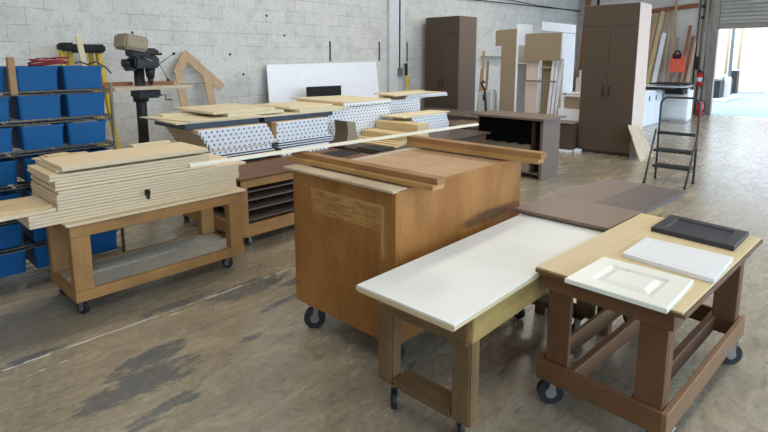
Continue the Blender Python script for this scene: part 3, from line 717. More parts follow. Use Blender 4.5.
# ------------------------------------------------------------------ low dark panel table
t = thing('panel_table', 'dark taupe panel table standing low beyond the white-topped bench', 'table', (3.5, 1.2, 0))
def rot_pts(pts, ang, c):
    return [(c[0] + (x - c[0]) * math.cos(ang) - (y - c[1]) * math.sin(ang), c[1] + (x - c[0]) * math.sin(ang) + (y - c[1]) * math.cos(ang)) for x, y in pts]
q0, q1, q2, q3 = Vector((2.845, .985)), Vector((4.04, .895)), Vector((4.08, 1.462)), Vector((2.85, 1.56))
def bl(u, v): a = q0.lerp(q1, u); b = q3.lerp(q2, u); return tuple(a.lerp(b, v))
for (u0, u1, v0, v1, mt) in ((0, .385, 0, 1, 'dt3'), (.387, 1, 0, .50, 'dt2'), (.387, 1, .502, 1, 'dt1')):
    build('top_panel', MB().prism([bl(u0, v0), bl(u1, v0), bl(u1, v1), bl(u0, v1)], 'Z', .672, .690), mt, t)
build('top_substrate', MB().prism([bl(.01, .01), bl(.99, .01), bl(.99, .99), bl(.01, .99)], 'Z', .6615, .672), 'espX', t)
build('support_frame', MB().box(2.96, 3.86, .985, 1.01, .56, .661, .003).box(2.96, 3.86, 1.43, 1.455, .56, .661, .003).box(3.83, 3.855, 1.01, 1.43, .56, .661, .003).box(2.96, 2.985, 1.01, 1.43, .56, .661, .003), 'oliveX', t)
for lx in (2.965, 3.785):
    for ly in (.99, 1.38):
        build('leg', MB().box(lx, lx + .07, ly, ly + .07, .0, .655, .004), 'oldZ', t)

# ------------------------------------------------------------------ reddish brown work table with door samples
t = thing('work_table', 'reddish brown work table on wheels with three cabinet doors lying on it', 'table', (2.628, .68, 0))
t.rotation_euler = (0, 0, R(-3.6))
P0, P1, Q0, Q1 = 2.108, 3.215, .427, .955
o = build('tabletop', MB().box(2.045, 3.215, .4845, .975, .683, .70, .001).box(2.045, 3.205, .4245, .484, .683, .6995, .001).box(2.045, 3.205, .385, .424, .683, .699, .001), 'mapleX', t)
o['label'] = 'pale maple plywood top with an edging strip'
build('nosing', MB().box(2.037, 2.0445, .385, .975, .676, .693, .002).box(2.04, 3.215, .376, .3845, .676, .691, .002), 'redY', t)
for a in (P0 - .038, P1 - .03): build('apron', MB().box(a, a + .022, Q0 - .01, Q1 + .005, .60, .683, .003), 'redY', t)
for a in (Q0 - .01, Q1 - .02): build('side_apron', MB().box(P0 - .0155, P1 - .0305, a, a + .024, .60, .683, .003), 'redX', t)
for lx in (P0, P1 - .075):
    for ly in (Q0 + .016, Q1 - .12):
        l_ = build('leg', MB().box(lx, lx + .02, ly, ly + .108, .16, .684, .003).box(lx + .02, lx + .075, ly + (0 if ly < .6 else .09), ly + (.025 if ly < .6 else .108), .16, .684, .003), 'redZ', t)
for a in (P0 - .02, P1 + .003): build('end_rail', MB().box(a, a + .0185, .442, .976, .15, .25, .003), 'redY', t)
build('side_rail', MB().box(P0 - .02, P1 + .0215, .4165, .4415, .15, .25, .003), 'redtopX', t)
build('side_rail', MB().box(P0 + .001, P1 + .001, .952, .975, .15, .25, .003), 'redtopX', t)
for a in (.80, .53): build('inner_rail', MB().box(P0, P1, a, a + .035, .165, .25, .003), 'redX', t)
for (cx, cy, a) in ((P0 + .07, Q1 - .02, 2.3), (P1 - .055, Q0 + .02, 2.3), (P1 - .04, Q1, 1.2), (P0 + .05, Q0 + .02, 1.2)):
    caster(t, cx, cy, .15, .06, a, .032)

def panel_door(name, pts, zb, th, mat, label, kind):
    """cabinet door: frame, recessed field, optional raised centre"""
    t = thing(name, label, 'cabinet door', (sum(p[0] for p in pts) / 4, sum(p[1] for p in pts) / 4, zb))
    q = [Vector(p) for p in pts]
    def g(u, v, zz_): a = q[0].lerp(q[1], u); b = q[3].lerp(q[2], u); p = a.lerp(b, v); return (p.x, p.y, zz_)
    mb = MB(); W_ = (q[1] - q[0]).length; H_ = (q[3] - q[0]).length
    def loop(m, zz_): return [mb.bm.verts.new(g(u, v, zz_)) for u, v in ((m / W_, m / H_), (1 - m / W_, m / H_), (1 - m / W_, 1 - m / H_), (m / W_, 1 - m / H_))]
    if kind == 'raised': prof = [(0, zb), (0, zb + th - .003), (.003, zb + th), (.072, zb + th), (.082, zb + th - .009), (.094, zb + th - .009), (.118, zb + th - .001)]
    elif kind == 'shaker': prof = [(0, zb), (0, zb + th - .001), (.001, zb + th), (.036, zb + th), (.040, zb + th - .008)]
    else: prof = [(0, zb), (0, zb + th - .002), (.002, zb + th), (.052, zb + th), (.060, zb + th - .007), (.066, zb + th - .008)]
    k = {'raised': 5, 'shaker': 3, 'flat': 4}[kind]
    def skin(pr, cap_b):
        L_ = [loop(m, zz_) for m, zz_ in pr]
        for a, b in zip(L_, L_[1:]):
            for i in range(4): mb.bm.faces.new((a[i], a[(i + 1) % 4], b[(i + 1) % 4], b[i]))
        mb.bm.faces.new(L_[-1])
        if cap_b: mb.bm.faces.new(L_[0][::-1])
    skin(prof[:k + 1], True); build('frame', mb, mat, t)
    mb = MB(); m0 = prof[k][0] - .001
    skin([(m0, prof[k][1] - .004)] + [(a, b + .0008) for a, b in prof[k:]], True); build('centre_panel', mb, mat, t)
    return t
panel_door('door_sample', [(1.975, .462), (2.325, .458), (2.335, .822), (1.985, .846)], .7005, .019, 'cream_door', 'off-white raised-panel cabinet door nearest the table corner, overhanging the edge', 'raised')
panel_door('door_sample', [(2.385, .398), (2.723, .391), (2.744, .765), (2.435, .775)], .7005, .019, 'white_door', 'white shaker cabinet door between the cream one and the black one', 'shaker')
panel_door('door_sample', [(2.868, .413), (3.175, .400), (3.235, .782), (2.920, .794)], .7005, .024, 'black_door', 'charcoal black cabinet door at the far end of the table', 'flat')

# ------------------------------------------------------------------ leaning white board, black piece
YT = 7.40
o = build('white_board', MB().poly([(5.02, 7.22, .60), (7.66, 7.22, .60), (7.70, YT, 1.54), (5.10, YT, 1.50), (5.02, 7.235, .60), (7.66, 7.235, .60), (7.70, YT + .015, 1.54), (5.10, YT + .015, 1.50)],
          [(0, 1, 2, 3), (7, 6, 5, 4), (0, 4, 5, 1), (1, 5, 6, 2), (2, 6, 7, 3), (3, 7, 4, 0)]) and None or (lambda mb: (mb.poly([(5.02, 7.22, .60), (7.66, 7.22, .60), (7.70, YT, 1.54), (5.10, YT, 1.50), (5.02, 7.235, .60), (7.66, 7.235, .60), (7.70, YT + .015, 1.54), (5.10, YT + .015, 1.50)],
          [(0, 1, 2, 3), (7, 6, 5, 4), (0, 4, 5, 1), (1, 5, 6, 2), (2, 6, 7, 3), (3, 7, 4, 0)]), mb)[1])(MB()), 'white_paint')
tag(o, 'large white board leaning against the block wall', 'board')
tag(build('low_bench', MB().box(4.7, 7.9, 6.55, 7.42, .56, .598, .004).box(4.75, 4.83, 6.6, 6.68, 0, .56).box(7.77, 7.85, 6.6, 6.68, 0, .56).box(4.75, 4.83, 7.3, 7.38, 0, .56).box(7.77, 7.85, 7.3, 7.38, 0, .56), 'redX'), 'low bench along the wall under the leaning white board', 'bench')
o = build('black_board', MB().box(5.60, 6.37, 6.98, 7.01, .60, 1.13, .003), 'black'); tag(o, 'black board standing in front of the leaning white board', 'panel')

# electrical box and conduit on the pilaster, yellow tool
t = thing('switch_box', 'small grey electrical box with conduit on the wall pilaster', 'electrical box', (8.455, 7.42, 1.3))
build('conduit', MB().cyl((8.455, 7.43, 1.38), (8.455, 7.43, 4.5), .012, n=10), 'darkmetal', t)
build('box', MB().box(8.39, 8.50, 7.38, 7.44, 1.24, 1.40, .006), 'steel', t)
t = thing('yellow_tool', 'slim yellow tool with black top standing beside the wall pilaster', 'tool', (8.62, 7.1, 0))
build('yellow_bar', MB().beam((8.53, 7.15, .0), (8.58, 7.36, 1.30), .035, .03, .004), 'yellow', t)
build('yellow_bar', MB().beam((8.74, 7.15, .0), (8.61, 7.36, 1.30), .03, .03, .004), 'yellow', t)
build('black_head', MB().beam((8.58, 7.355, 1.24), (8.60, 7.38, 1.50), .06, .05, .008), 'black', t)
# cables high on the wall
tag(build('wall_cable', MB().tube([(10.5, 7.44, 3.0), (13, 7.44, 3.06), (15.2, 7.44, 3.10), (17.5, 7.44, 3.16)], .012, 6), 'darkmetal'), 'dark cable running high along the wall above the half-built cabinets', 'cable')
tag(build('wall_cable', MB().tube([(12.2, 7.44, 3.16), (14.5, 7.44, 3.12), (17.4, 7.44, 3.13)], .010, 6), 'darkmetal'), 'shorter thin cable just above the long wall cable', 'cable')

# ------------------------------------------------------------------ tall wardrobes
def wardrobe(x0, y0, y1, dep, h, band, label, mat, side, loc):
    t = thing('wardrobe', label, 'wardrobe', loc)
    build('carcass', MB().box(x0 + .02, x0 + dep, y0, y1, .06, h, .002), side, t)
    build('plinth', MB().box(x0 + .06, x0 + dep, y0 + .01, y1 - .01, 0, .06), 'esp' + 'Y', t)
    build('upper_flap', MB().box(x0, x0 + .019, y0 + .002, y1 - .002, h - band, h - .004, .0015), mat, t)
    ym = (y0 + y1) / 2
    for k, (a, b) in enumerate(((y0 + .002, ym - .0015), (ym + .0015, y1 - .002))):
        d = build('door', MB().box(x0, x0 + .019, a, b, .062, h - band - .005, .0015), mat, t)
        hy = ym - .055 if k == 0 else ym + .045
        build('handle', MB().box(x0 - .03, x0 - .018, hy, hy + .012, .98, 1.16, .002).box(x0 - .02, x0, hy, hy + .012, .985, .997).box(x0 - .02, x0, hy, hy + .012, 1.143, 1.155), 'black', d)
    return t
wardrobe(9.19, 6.447, 7.326, .65, 2.475, .36, 'tall brown two-door wardrobe against the wall behind the panel piles', 'espZ', 'walnutZ', (9.5, 6.9, 0))
wardrobe(8.94, 2.853, 3.725, .57, 2.475, .35, 'tall dark wardrobe with pale raw side beside the open floor', 'espZ', 'panel_pink', (9.2, 3.3, 0))
# raw panel leaning on it
o = build('raw_panel', MB().poly([(8.70, 2.60, 0), (9.38, 2.60, 0), (9.30, 2.83, .50), (8.72, 2.83, .56), (8.70, 2.612, 0), (9.38, 2.612, 0), (9.30, 2.842, .50), (8.72, 2.842, .56)],
    [(0, 1, 2, 3), (7, 6, 5, 4), (0, 4, 5, 1), (1, 5, 6, 2), (2, 6, 7, 3), (3, 7, 4, 0)]) and None or (lambda mb: (mb.poly([(8.70, 2.60, 0), (9.38, 2.60, 0), (9.30, 2.83, .50), (8.72, 2.83, .56), (8.70, 2.612, 0), (9.38, 2.612, 0), (9.30, 2.842, .50), (8.72, 2.842, .56)],
    [(0, 1, 2, 3), (7, 6, 5, 4), (0, 4, 5, 1), (1, 5, 6, 2), (2, 6, 7, 3), (3, 7, 4, 0)]), mb)[1])(MB()), 'ledgeZ')
tag(o, 'small worn raw panel leaning on the foot of the dark wardrobe side', 'panel')

# ------------------------------------------------------------------ desk with black cover
t = thing('desk', 'taupe laminate desk with open kneehole in front of the half-built cabinets', 'desk', (6.7, 3.65, 0))
build('desktop', MB().box(6.33, 6.97, 3.08, 4.22, .80, .83, .002), 'walnutY', t)
build('side_panel', MB().box(6.42, 6.93, 3.14, 3.18, .0, .80, .002), 'walnutZ', t)
build('side_panel', MB().box(6.42, 6.93, 4.10, 4.14, .0, .80, .002), 'walnutZ', t)
build('back_panel', MB().box(6.90, 6.93, 3.18, 4.10, .02, .80), 'espY', t)
build('inner_panel', MB().box(6.44, 6.90, 3.30, 3.32, .06, .80), 'espX', t)
build('bottom_panel', MB().box(6.44, 6.90, 3.18, 4.10, .06, .08), 'walnutY', t)
build('kick_panel', MB().box(6.44, 6.46, 3.33, 4.10, .08, .46), 'panel_tan', t)
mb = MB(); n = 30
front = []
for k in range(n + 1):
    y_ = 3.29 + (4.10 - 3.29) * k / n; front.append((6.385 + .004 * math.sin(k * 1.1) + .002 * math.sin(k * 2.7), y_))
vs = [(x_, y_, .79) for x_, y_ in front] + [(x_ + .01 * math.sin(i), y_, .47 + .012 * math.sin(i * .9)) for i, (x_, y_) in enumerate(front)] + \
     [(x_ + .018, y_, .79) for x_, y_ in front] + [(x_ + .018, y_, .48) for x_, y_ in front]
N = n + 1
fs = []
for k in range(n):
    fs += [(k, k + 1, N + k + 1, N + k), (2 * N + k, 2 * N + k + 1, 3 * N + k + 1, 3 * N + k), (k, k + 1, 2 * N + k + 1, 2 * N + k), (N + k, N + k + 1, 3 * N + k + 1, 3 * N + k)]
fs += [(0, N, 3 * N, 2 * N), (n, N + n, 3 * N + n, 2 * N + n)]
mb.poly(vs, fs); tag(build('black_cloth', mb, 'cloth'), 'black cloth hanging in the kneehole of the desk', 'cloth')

# dark cabinets lying between the desk and the panel piles
for (a, b, c_, d_, h, mt, lb) in ((7.05, 7.6, 4.75, 5.6, .52, 'espX', 'low dark cabinet carcass behind the low near pile'),
                                  (7.75, 8.6, 4.6, 5.95, .60, 'walnutY', 'dark brown carcass on the floor in front of the left wardrobe'),
                                  (8.0, 9.0, 6.0, 7.0, .56, 'espY', 'espresso low cabinet directly under the left wardrobe front')):
    t = thing('low_cabinet', lb, 'cabinet', ((a + b) / 2, (c_ + d_) / 2, 0))
    build('carcass', MB().box(a, b, c_, d_, 0, h - .02, .002), mt, t)
    build('top_board', MB().box(a - .02, b + .02, c_ - .02, d_ + .02, h - .02, h, .002), 'walnutX', t)
tag(build('loose_panel', MB().box(6.95, 7.7, 4.6, 5.3, .521, .54, .002), 'walnutX'), 'loose brown panel on the low dark cabinet behind the piles', 'panel')
tag(build('plywood_offcut', MB().box(6.55, 6.95, 4.35, 4.50, .0, .42, .002), 'panel_tan'), 'tan offcut board standing left of the desk', 'board')

# ------------------------------------------------------------------ half-built white and tan cabinets
t = thing('open_cabinet', 'half-built tall cabinet with tan side and white front edge', 'cabinet', (9.2, 5.1, 0))
build('side_panel', MB().prism([(5.005, 0), (5.32, 0), (5.32, 1.84), (5.45, 1.84), (5.455, 2.11), (5.42, 2.13), (5.005, 2.15)], 'X', 8.98, 9.0), 'panel_tan', t)
build('face_edge', MB().box(8.98, 9.03, 4.985, 5.004, 0, 2.23, .002), 'white_paint', t)
build('top_panel', MB().box(9.031, 9.55, 4.985, 5.0, 2.06, 2.24).box(9.031, 9.25, 4.985, 5.0, 1.85, 2.06), 'white_paint', t)
build('back_panel', MB().box(9.001, 9.52, 5.32, 5.335, 0, 2.1), 'pale_plastic', t)
build('shelf', MB().box(9.002, 9.5, 5.01, 5.31, 1.50, 1.52), 'mapleX', t)
build('far_side', MB().box(9.50, 9.52, 5.02, 5.31, 0, 2.05), 'pale_plastic', t)
t = thing('open_cabinet', 'half-built cabinet with tan upper panel under a slanting white header', 'cabinet', (9.6, 4.5, 0))
build('header', MB().box(9.205, 10.65, 4.60, 4.62, 2.11, 2.27, .002), 'white_paint', t)
build('upper_panel', MB().box(9.18, 9.20, 4.24, 4.93, 1.567, 2.06), 'panel_tan', t)
build('stile', MB().box(10.02, 10.62, 4.59, 4.61, .92, 2.09, .002), 'white_paint', t)
build('cross_rail', MB().box(9.20, 9.225, 4.30, 4.90, 1.17, 1.20), 'steel', t)
build('pink_panel', MB().box(9.30, 9.32, 4.71, 4.95, 0, 1.60), 'panel_pink', t)
build('edge_strip', MB().box(9.29, 9.31, 4.68, 4.705, 0, 1.60), 'white_paint', t)
build('inner_panel', MB().box(9.44, 9.46, 4.40, 4.70, 0, 1.9), 'panel_tan', t)
build('inner_shelf', MB().box(9.36, 9.43, 4.42, 4.68, 1.42, 1.455), 'mapleY', t)
t = thing('strip_bundle', 'bundle of slanting white frame strips inside the half-built cabinets', 'frame', (9.2, 4.2, 0))
for k, (ya, yb_) in enumerate(((4.50, 4.43), (4.44, 4.37), (4.38, 4.31))):
    build('frame_strip', MB().beam((9.30 + .03 * k, ya, .0), (9.30 + .03 * k, yb_ - .03, 1.60), .03, .05, .003), 'white_paint', t)
build('infill', MB().box(9.40, 9.41, 4.26, 4.36, 0, 1.6), 'white_lam', t)

t = thing('white_box_cabinet', 'white cabinet with tan inset and clutter on it, left of the dark wardrobe', 'cabinet', (9.4, 4.0, 0))
build('carcass', MB().box(9.18, 9.50, 3.76, 4.22, .0, .70, .002), 'white_paint', t)
build('tan_inset', MB().box(9.30, 9.32, 3.80, 4.16, .70, .92), 'panel_tan', t)
build('frame', MB().box(9.26, 9.30, 4.16, 4.20, .70, .95, .002), 'white_paint', t)
build('top', MB().box(9.28, 9.5, 3.78, 4.155, .92, .935, .002), 'white_paint', t)
for k in range(5):
    y_ = 4.13 - k * .07
    tag(build('crumpled_paper', MB().tube([(9.30, y_, .955), (9.32, y_ - .03, .985), (9.36, y_ - .055, .96), (9.40, y_ - .02, .99), (9.46, y_, .96)], .018, 7), 'paper'), 'crumpled white paper in the row on the white cabinet beside the dark wardrobe', 'paper', 'crumpled papers on the white cabinet')
tag(build('white_crate', MB().box(9.60, 9.9, 3.75, 4.10, 0, 1.25, .005), 'pale_plastic'), 'pale cabinet behind the crumpled papers beside the dark wardrobe', 'cabinet')
t = thing('base_cabinet', 'espresso base cabinet between the desk and the dark wardrobe', 'cabinet', (9.2, 4.0, 0))
build('carcass', MB().box(8.75, 9.17, 3.75, 4.30, .04, .49, .002), 'espY', t)
build('top_board', MB().box(8.72, 9.17, 3.74, 4.32, .49, .505, .001), 'walnutY', t)
build('plinth', MB().box(8.74, 9.17, 3.745, 4.30, 0, .04), 'white_paint', t)
tag(build('white_offcut', MB().box(8.80, 8.90, 3.62, 3.72, 0, .06, .004), 'white_paint'), 'small white block on the floor at the dark wardrobe corner', 'block')

# white bins / sticks between left wardrobe and cabinets
t = thing('white_container', 'pale grey bin with dark slot behind the desk', 'container', (9.0, 5.68, 0))
build('body', MB().box(9.0, 9.3, 5.56, 5.82, .45, .96, .01), 'pale_plastic', t)
build('slot', MB().box(8.996, 9.0, 5.68, 5.71, .78, .90), 'slot', t)
build('stand', MB().box(9.0, 9.3, 5.56, 5.82, 0, .45, .01), 'espZ', t)
tag(build('grey_container', MB().box(8.95, 9.1, 5.48, 5.54, .0, 1.02, .01), 'pale_plastic'), 'narrow grey panel standing left of the tan cabinet side', 'panel')
tag(build('black_hose', MB().tube([(8.9, 5.59, .0), (8.9, 5.56, .5), (8.9, 5.61, 1.0), (8.88, 5.65, 1.08), (8.87, 5.67, 1.13), (8.88, 5.64, 1.17), (8.9, 5.61, 1.13)], .022, 8), 'rubber'), 'black hose standing up behind the desk', 'hose')
for k, (ya, yb_, h, mt) in enumerate(((5.80, 5.93, 1.75, 'lumberZ'), (5.72, 5.82, 1.55, 'panel_tan'), (5.9, 5.96, 1.4, 'lumberZ'))):
    tag(build('leaning_batten', MB().beam((9.35, ya + .18, 0), (9.62, yb_ + .18, h), .05, .03, .002), mt), 'thin batten leaning beside the left wardrobe, %s one' % ('tallest', 'middle', 'shortest')[k], 'batten')
tag(build('wall_shelf', MB().box(11.6, 13.4, 7.30, 7.46, 1.63, 1.66, .002), 'steel'), 'thin grey shelf on the wall behind the half-built cabinets', 'shelf')
tag(build('wall_bracket', MB().box(12.7, 13.5, 7.28, 7.46, 1.27, 1.33, .002), 'steel'), 'short grey rail on the wall below the thin shelf', 'rail')

# tall post in the corner with pipe
tag(build('corner_post', MB().beam((17.45, 7.34, 0), (17.40, 7.12, 4.3), .17, .10, .004), 'rustZ'), 'rust brown timber post in the far corner', 'post')
tag(build('corner_pipe', MB().tube([(17.3, 6.78, 3.8), (17.3, 6.85, 2.1), (17.3, 6.9, 1.5), (17.3, 6.9, 0)], .045, 8), 'darkmetal'), 'dark pipe beside the corner post', 'pipe')
tag(build('white_crate', MB().box(16.6, 17.2, 6.55, 7.0, .0, 1.25, .01), 'pale_plastic'), 'white cabinet in the far corner', 'cabinet')

# ------------------------------------------------------------------ lumber against the back wall
t = thing('lumber_rail', 'brown board rail fixed high on the end wall above leaning lumber', 'rail', (17.55, 4.7, 3.0))
build('board', MB().beam((17.56, 5.75, 2.985), (17.56, 4.02, 3.115), .03, .13, .003), 'rustY', t)
GL = 'planks leaning on the end wall under the rail'
planks = [  # y_top, z_top, y_bot, width, material, label
    (5.32, 2.72, 5.55, .09, 'steel', 'dark grey steel bar leaning leftmost under the wall rail'),
    (5.08, 2.95, 5.36, .12, 'lumberZ', 'tan plank second from the left under the wall rail'),
    (4.92, 3.00, 5.20, .11, 'pineZ', 'pale plank third from the left under the wall rail'),
    (4.80, 2.35, 4.98, .12, 'white_paint', 'short white plank leaning among the tan ones'),
    (4.76, 3.02, 4.93, .045, 'lumberZ', 'tall thin plank behind the short white one'),
    (4.67, 3.02, 4.74, .05, 'lumberZ', 'upright tan plank left of the tall square post'),
    (4.46, 2.2, 4.44, .05, 'steel', 'grey metal strip beside the white plank'),
    (4.16, 2.55, 4.34, .07, 'rustZ', 'dark narrow plank right of the orange bag'),
    (4.06, 2.25, 4.19, .08, 'rustZ', 'short red-brown plank right of the orange bag'),
    (3.99, 2.10, 4.08, .04, 'mapleZ', 'pale thin strip at the right of the leaning lumber')]
for i, (yt_, zt_, yb_, w_, mt, lb) in enumerate(planks):
    tag(build('leaning_plank', MB().beam((17.05 - (.07 if i == 3 else 0), yb_, 0), (17.50 - .01 * (i % 3) - (.17 if i == 3 else 0), yt_, zt_), w_, .03, .002, up=(1, 0, 0)), mt), lb, 'plank')
tag(build('square_post', MB().beam((17.40, 4.53, 0), (17.40, 4.57, 4.3), .06, .05, .003, up=(1, 0, 0)), 'lumberZ'), 'square timber post crossing the wall rail', 'post')
t = thing('hanging_bag', 'orange-red bag with black handle hanging among the lumber', 'bag', (17.0, 4.28, 1.2))
mb = MB(); mb.prism([(4.10, 1.22), (4.47, 1.20), (4.50, 1.38), (4.46, 1.66), (4.36, 1.72), (4.18, 1.74), (4.09, 1.60)], 'X', 16.93, 17.02); build('sack', mb, 'orange', t)
build('pocket', MB().box(16.91, 16.935, 4.16, 4.40, 1.28, 1.46, .008), 'orange', t)
build('strap', MB().tube([(16.95, 4.42 - .02 * k, 1.66 + .16 * math.sin(PI * k / 12)) for k in range(13)], .028, 8), 'rubber', t)
build('clasp', MB().box(16.90, 16.95, 4.20, 4.40, 1.60, 1.72, .01), 'black', t)

# white cabinets before the end wall
t = thing('white_cabinet_run', 'run of white base cabinets with doors standing beyond the dark wardrobe', 'cabinet', (13.9, 4.3, 0))
build('carcass', MB().box(12.5, 14.62, 3.98, 4.55, .0, .84, .003), 'white_paint', t)
for k in range(4):
    d = build('door', MB().box(12.53 + k * .525, 13.03 + k * .525, 3.96, 3.98, .08, .82, .003), 'white_paint', t)
    build('handle', MB().box(12.98 + k * .525, 12.99 + k * .525, 3.93, 3.96, .6, .72), 'steel', d)
t = thing('white_cabinet', 'single white cabinet beside the fire extinguisher, under a black tray', 'cabinet', (15.4, 3.8, 0))
build('carcass', MB().box(15.1, 15.6, 3.50, 4.12, .05, .80, .003), 'white_paint', t)
build('plinth', MB().box(15.16, 15.6, 3.52, 4.10, 0, .05), 'pale_plastic', t)
build('front_panel', MB().box(15.075, 15.10, 3.56, 4.08, .10, .77, .004), 'white_paint', t)
tag(build('black_slab', MB().box(14.3, 15.3, 3.36, 4.22, .965, .995, .004), 'black'), 'upper black slab across the white cabinets', 'slab')
tag(build('white_slab', MB().box(14.3, 15.3, 3.45, 4.6, .905, .925, .004), 'white_paint'), 'white slab between the two black ones on the white cabinets', 'slab')
tag(build('black_slab', MB().box(14.0, 15.3, 3.60, 4.7, .865, .90, .004), 'black'), 'lower wide black slab on the white cabinets', 'slab')
tag(build('black_tray', MB().box(14.4, 15.05, 3.48, 3.95, .845, .865, .01).box(14.55, 15.0, 3.5, 3.9, .72, .845, .01), 'black'), 'black tray hanging under the lower black slab', 'tray')
tag(build('slab_support', MB().box(15.02, 15.3, 3.52, 4.0, .80, .845, .002), 'white_paint'), 'white spacer under the slabs on the single cabinet', 'spacer')
tag(build('slab_spacer', MB().box(14.5, 15.2, 3.6, 4.1, .926, .964, .002), 'white_paint'), 'white spacer between the stacked slabs', 'spacer')

# extinguishers and conduits near the doorway
def extinguisher(x, y, z0, s, label, hung):
    t = thing('fire_extinguisher', label, 'fire extinguisher', (x, y, z0))
    b = MB().cyl((x, y, z0), (x, y, z0 + .36 * s), .085 * s, n=24).cyl((x, y, z0 + .36 * s), (x, y, z0 + .42 * s), .085 * s, .03 * s, 24)
    build('cylinder', b, 'red', t)
    build('valve', MB().cyl((x, y, z0 + .42 * s), (x, y, z0 + .47 * s), .025 * s, n=12).box(x - .09 * s, x + .03 * s, y - .012, y + .012, z0 + .47 * s, z0 + .50 * s, .003), 'black', t)
    build('hose', MB().tube([(x, y - .03 * s, z0 + .45 * s), (x - .04 * s, y - .11 * s, z0 + .42 * s), (x - .05 * s, y - .13 * s, z0 + .28 * s), (x - .04 * s, y - .11 * s, z0 + .12 * s)], .014 * s, 8), 'rubber', t)
    build('label_band', MB().cyl((x, y, z0 + .13 * s), (x, y, z0 + .26 * s), .0865 * s, n=24), 'pale_plastic' if hung else 'red', t)
    if hung: build('bracket', MB().box(x + .06, 17.59, y - .03, y + .03, z0 + .2, z0 + .26, .003), 'steel', t)
    return t
extinguisher(17.45, 3.79, .83, .9, 'fire extinguisher hanging beside the doorway frame', True)
extinguisher(17.0, 3.62, 0, .98, 'red fire extinguisher standing on the floor at the doorway', False)
for k, (y_, r_, mt, lb) in enumerate(((3.98, .016, 'darkmetal', 'dark'), (3.86, .034, 'wire', 'thick grey'), (3.73, .022, 'steel', 'thin grey'))):
    tag(build('conduit', MB().cyl((17.55, y_, .0), (17.55, y_ - .02, 4.5), r_, n=12), mt), '%s conduit running up the wall beside the doorway' % lb, 'conduit')
tag(build('mounted_junction_box', MB().box(17.42, 17.515, 3.81, 3.90, 3.02, 3.12, .01), 'darkmetal'), 'upper dark junction box on the doorway conduits', 'junction box')
tag(build('mounted_junction_box', MB().box(17.42, 17.515, 3.82, 3.90, 2.72, 2.80, .01), 'darkmetal'), 'lower dark junction box on the doorway conduits', 'junction box')
tag(build('hanging_tool', MB().box(17.46, 17.53, 3.88, 3.93, 1.28, 1.66, .01), 'black'), 'black rod hanging above the fire extinguisher', 'tool')

# outside: machine, pole, posts
t = thing('pallet_machine', 'grey machine standing outside the doorway', 'machine', (24.2, 4.6, 0))
build('base_block', MB().box(23.2, 25.6, 4.35, 5.1, .12, .78, .02), 'darkmetal', t)
build('skid', MB().box(23.0, 26.2, 4.1, 5.2, 0, .12, .02), 'pale_plastic', t)
build('column', MB().box(24.0, 24.3, 4.35, 4.6, .78, 1.0, .02).box(24.0, 24.4, 4.2, 4.45, .12, .9, .02), 'pale_plastic', t)
tag(build('outdoor_pole', MB().cyl((26.6, 4.66, 0), (26.6, 4.72, 7), .06, n=12), 'steel'), 'slim grey pole outside the doorway', 'pole')
t = thing('outdoor_cabinet', 'dark cabinet outside against the pale wall', 'cabinet', (29.5, 4.75, 0))
build('body', MB().box(29.0, 29.6, 4.80, 5.12, 0, 1.05, .02), 'darkmetal', t)
build('top', MB().box(28.95, 29.65, 4.77, 5.15, 1.05, 1.10, .01), 'pale_plastic', t)
for k, (y_, lb) in enumerate(((5.62, 'left'), (5.10, 'middle'))):
    tag(build('pipe', MB().cyl((30.9, y_, 0), (30.9, y_, 4.2), .05, n=10), 'lumberZ'), 'thin tan downpipe on the outside wall, %s of two' % ('left', 'right')[k], 'pipe')

# ------------------------------------------------------------------ step ladder
t = thing('step_ladder', 'dark grey three-step folding ladder standing on the open floor', 'step ladder', (7.42, 1.84, 0))
YA_, YB_ = 2.07, 1.615
hoop = [(7.60, YA_, 0.0), (7.60, YA_, .55), (7.60, YA_, 1.0)]
for k in range(1, 6): a = PI / 2 * k / 5; hoop.append((7.60, YA_ - .08 * (1 - math.cos(a)), 1.0 + .10 * math.sin(a)))
for k in range(0, 6): a = PI / 2 * (1 - k / 5); hoop.append((7.60, YB_ + .08 * (1 - math.cos(a)), 1.0 + .10 * math.sin(a)))
hoop += [(7.60, YB_, .55), (7.60, YB_, 0)]
build('rear_hoop', MB().tube(hoop, .0135, 10), 'ladder_metal', t)
for y_ in (YA_ + .02, YB_ - .02):
    build('front_leg', MB().tube([(7.20, y_ + (.0 if y_ > 1.8 else .02), 0), (7.54, y_, .68)], .0125, 10), 'ladder_metal', t)
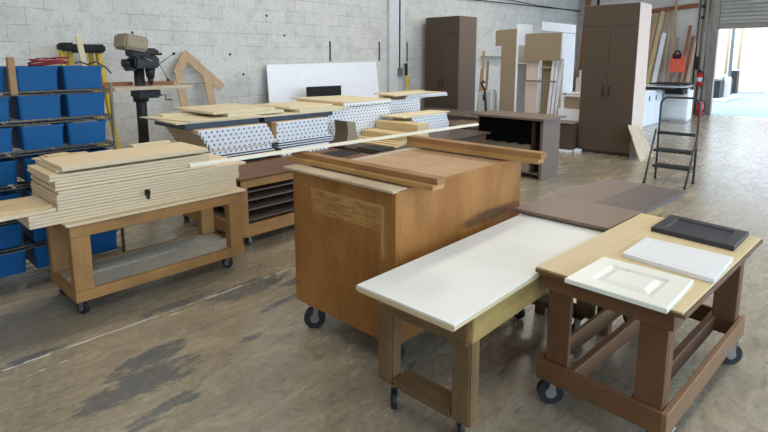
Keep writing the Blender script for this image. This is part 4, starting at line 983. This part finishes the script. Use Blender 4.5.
for k, (h, dp) in enumerate(((.65, .26), (.43, .20), (.22, .20))):
    xc = 7.20 + .34 * h / .68
    s_ = build('step', MB().box(xc - .02, 7.605, YB_ + .0, YA_ - .0, h - .03, h, .008) if k == 0 else MB().box(7.60 - dp, 7.605, YB_ + .0, YA_ - .0, h - .03, h, .008), 'ladder_metal', t)
    build('tread', MB().box((xc if k == 0 else 7.62 - dp), 7.59, YB_ + .03, YA_ - .03, h - .002, h + .003, .001), 'rubber', s_)
for (fx, fy_) in ((7.20, YA_ + .02), (7.20, YB_ ), (7.60, YA_), (7.60, YB_)):
    build('foot', MB().cyl((fx, fy_, 0), (fx + .004, fy_, .03), .018, n=10), 'rubber', t)

# ------------------------------------------------------------------ light
w = bpy.data.worlds.new('sky'); SC.world = w; w.use_nodes = True
bg = w.node_tree.nodes['Background']
bg.inputs['Color'].default_value = (.58, .77, 1.0, 1); bg.inputs['Strength'].default_value = 4.6
sd = bpy.data.lights.new('sun', 'SUN'); sd.energy = 1.2; sd.angle = R(1); sd.color = (1, .96, .9)
so = bpy.data.objects.new('sun', sd); C.objects.link(so); so.rotation_euler = (0, R(-42), R(10))
def area(name, loc, sx, sy, power, col, rot=(0, 0, 0)):
    d = bpy.data.lights.new(name, 'AREA'); d.shape = 'RECTANGLE'; d.size = sx; d.size_y = sy; d.energy = power; d.color = col
    o = bpy.data.objects.new(name, d); C.objects.link(o); o.location = loc; o.rotation_euler = rot; return o
for i, (x, y) in enumerate(((1, 4.5), (6, 4.5), (11, 4.5), (1, -.5), (6, -.5), (12, -.5))):  # unseen area lights added under the ceiling to brighten the shop
    area('ceiling_fill', (x, y, 4.5), 3.2, .6, (62 if x < 3 else 98), (1, .92, .80))

# ------------------------------------------------------------------ camera
cd = bpy.data.cameras.new('camera'); cam = bpy.data.objects.new('camera', cd); C.objects.link(cam)
cam.location = (0, 0, 1.6); cam.rotation_euler = (R(90 - 9.2), 0, R(-47))
cd.sensor_width = 36; cd.lens = 527 / 768 * 36; cd.shift_y = (144 - 216) / 768; cd.clip_end = 300
SC.camera = cam
for o in SC.objects:
    if '_org' in o: del o['_org']
SC.view_settings.view_transform = 'Standard'; SC.view_settings.look = 'None'; SC.view_settings.gamma = 1
SC.view_settings.use_curve_mapping = False; SC.view_settings.exposure = 0.0
SC.cycles.use_denoising = True
SC.cycles.max_bounces = 8; SC.cycles.diffuse_bounces = 5
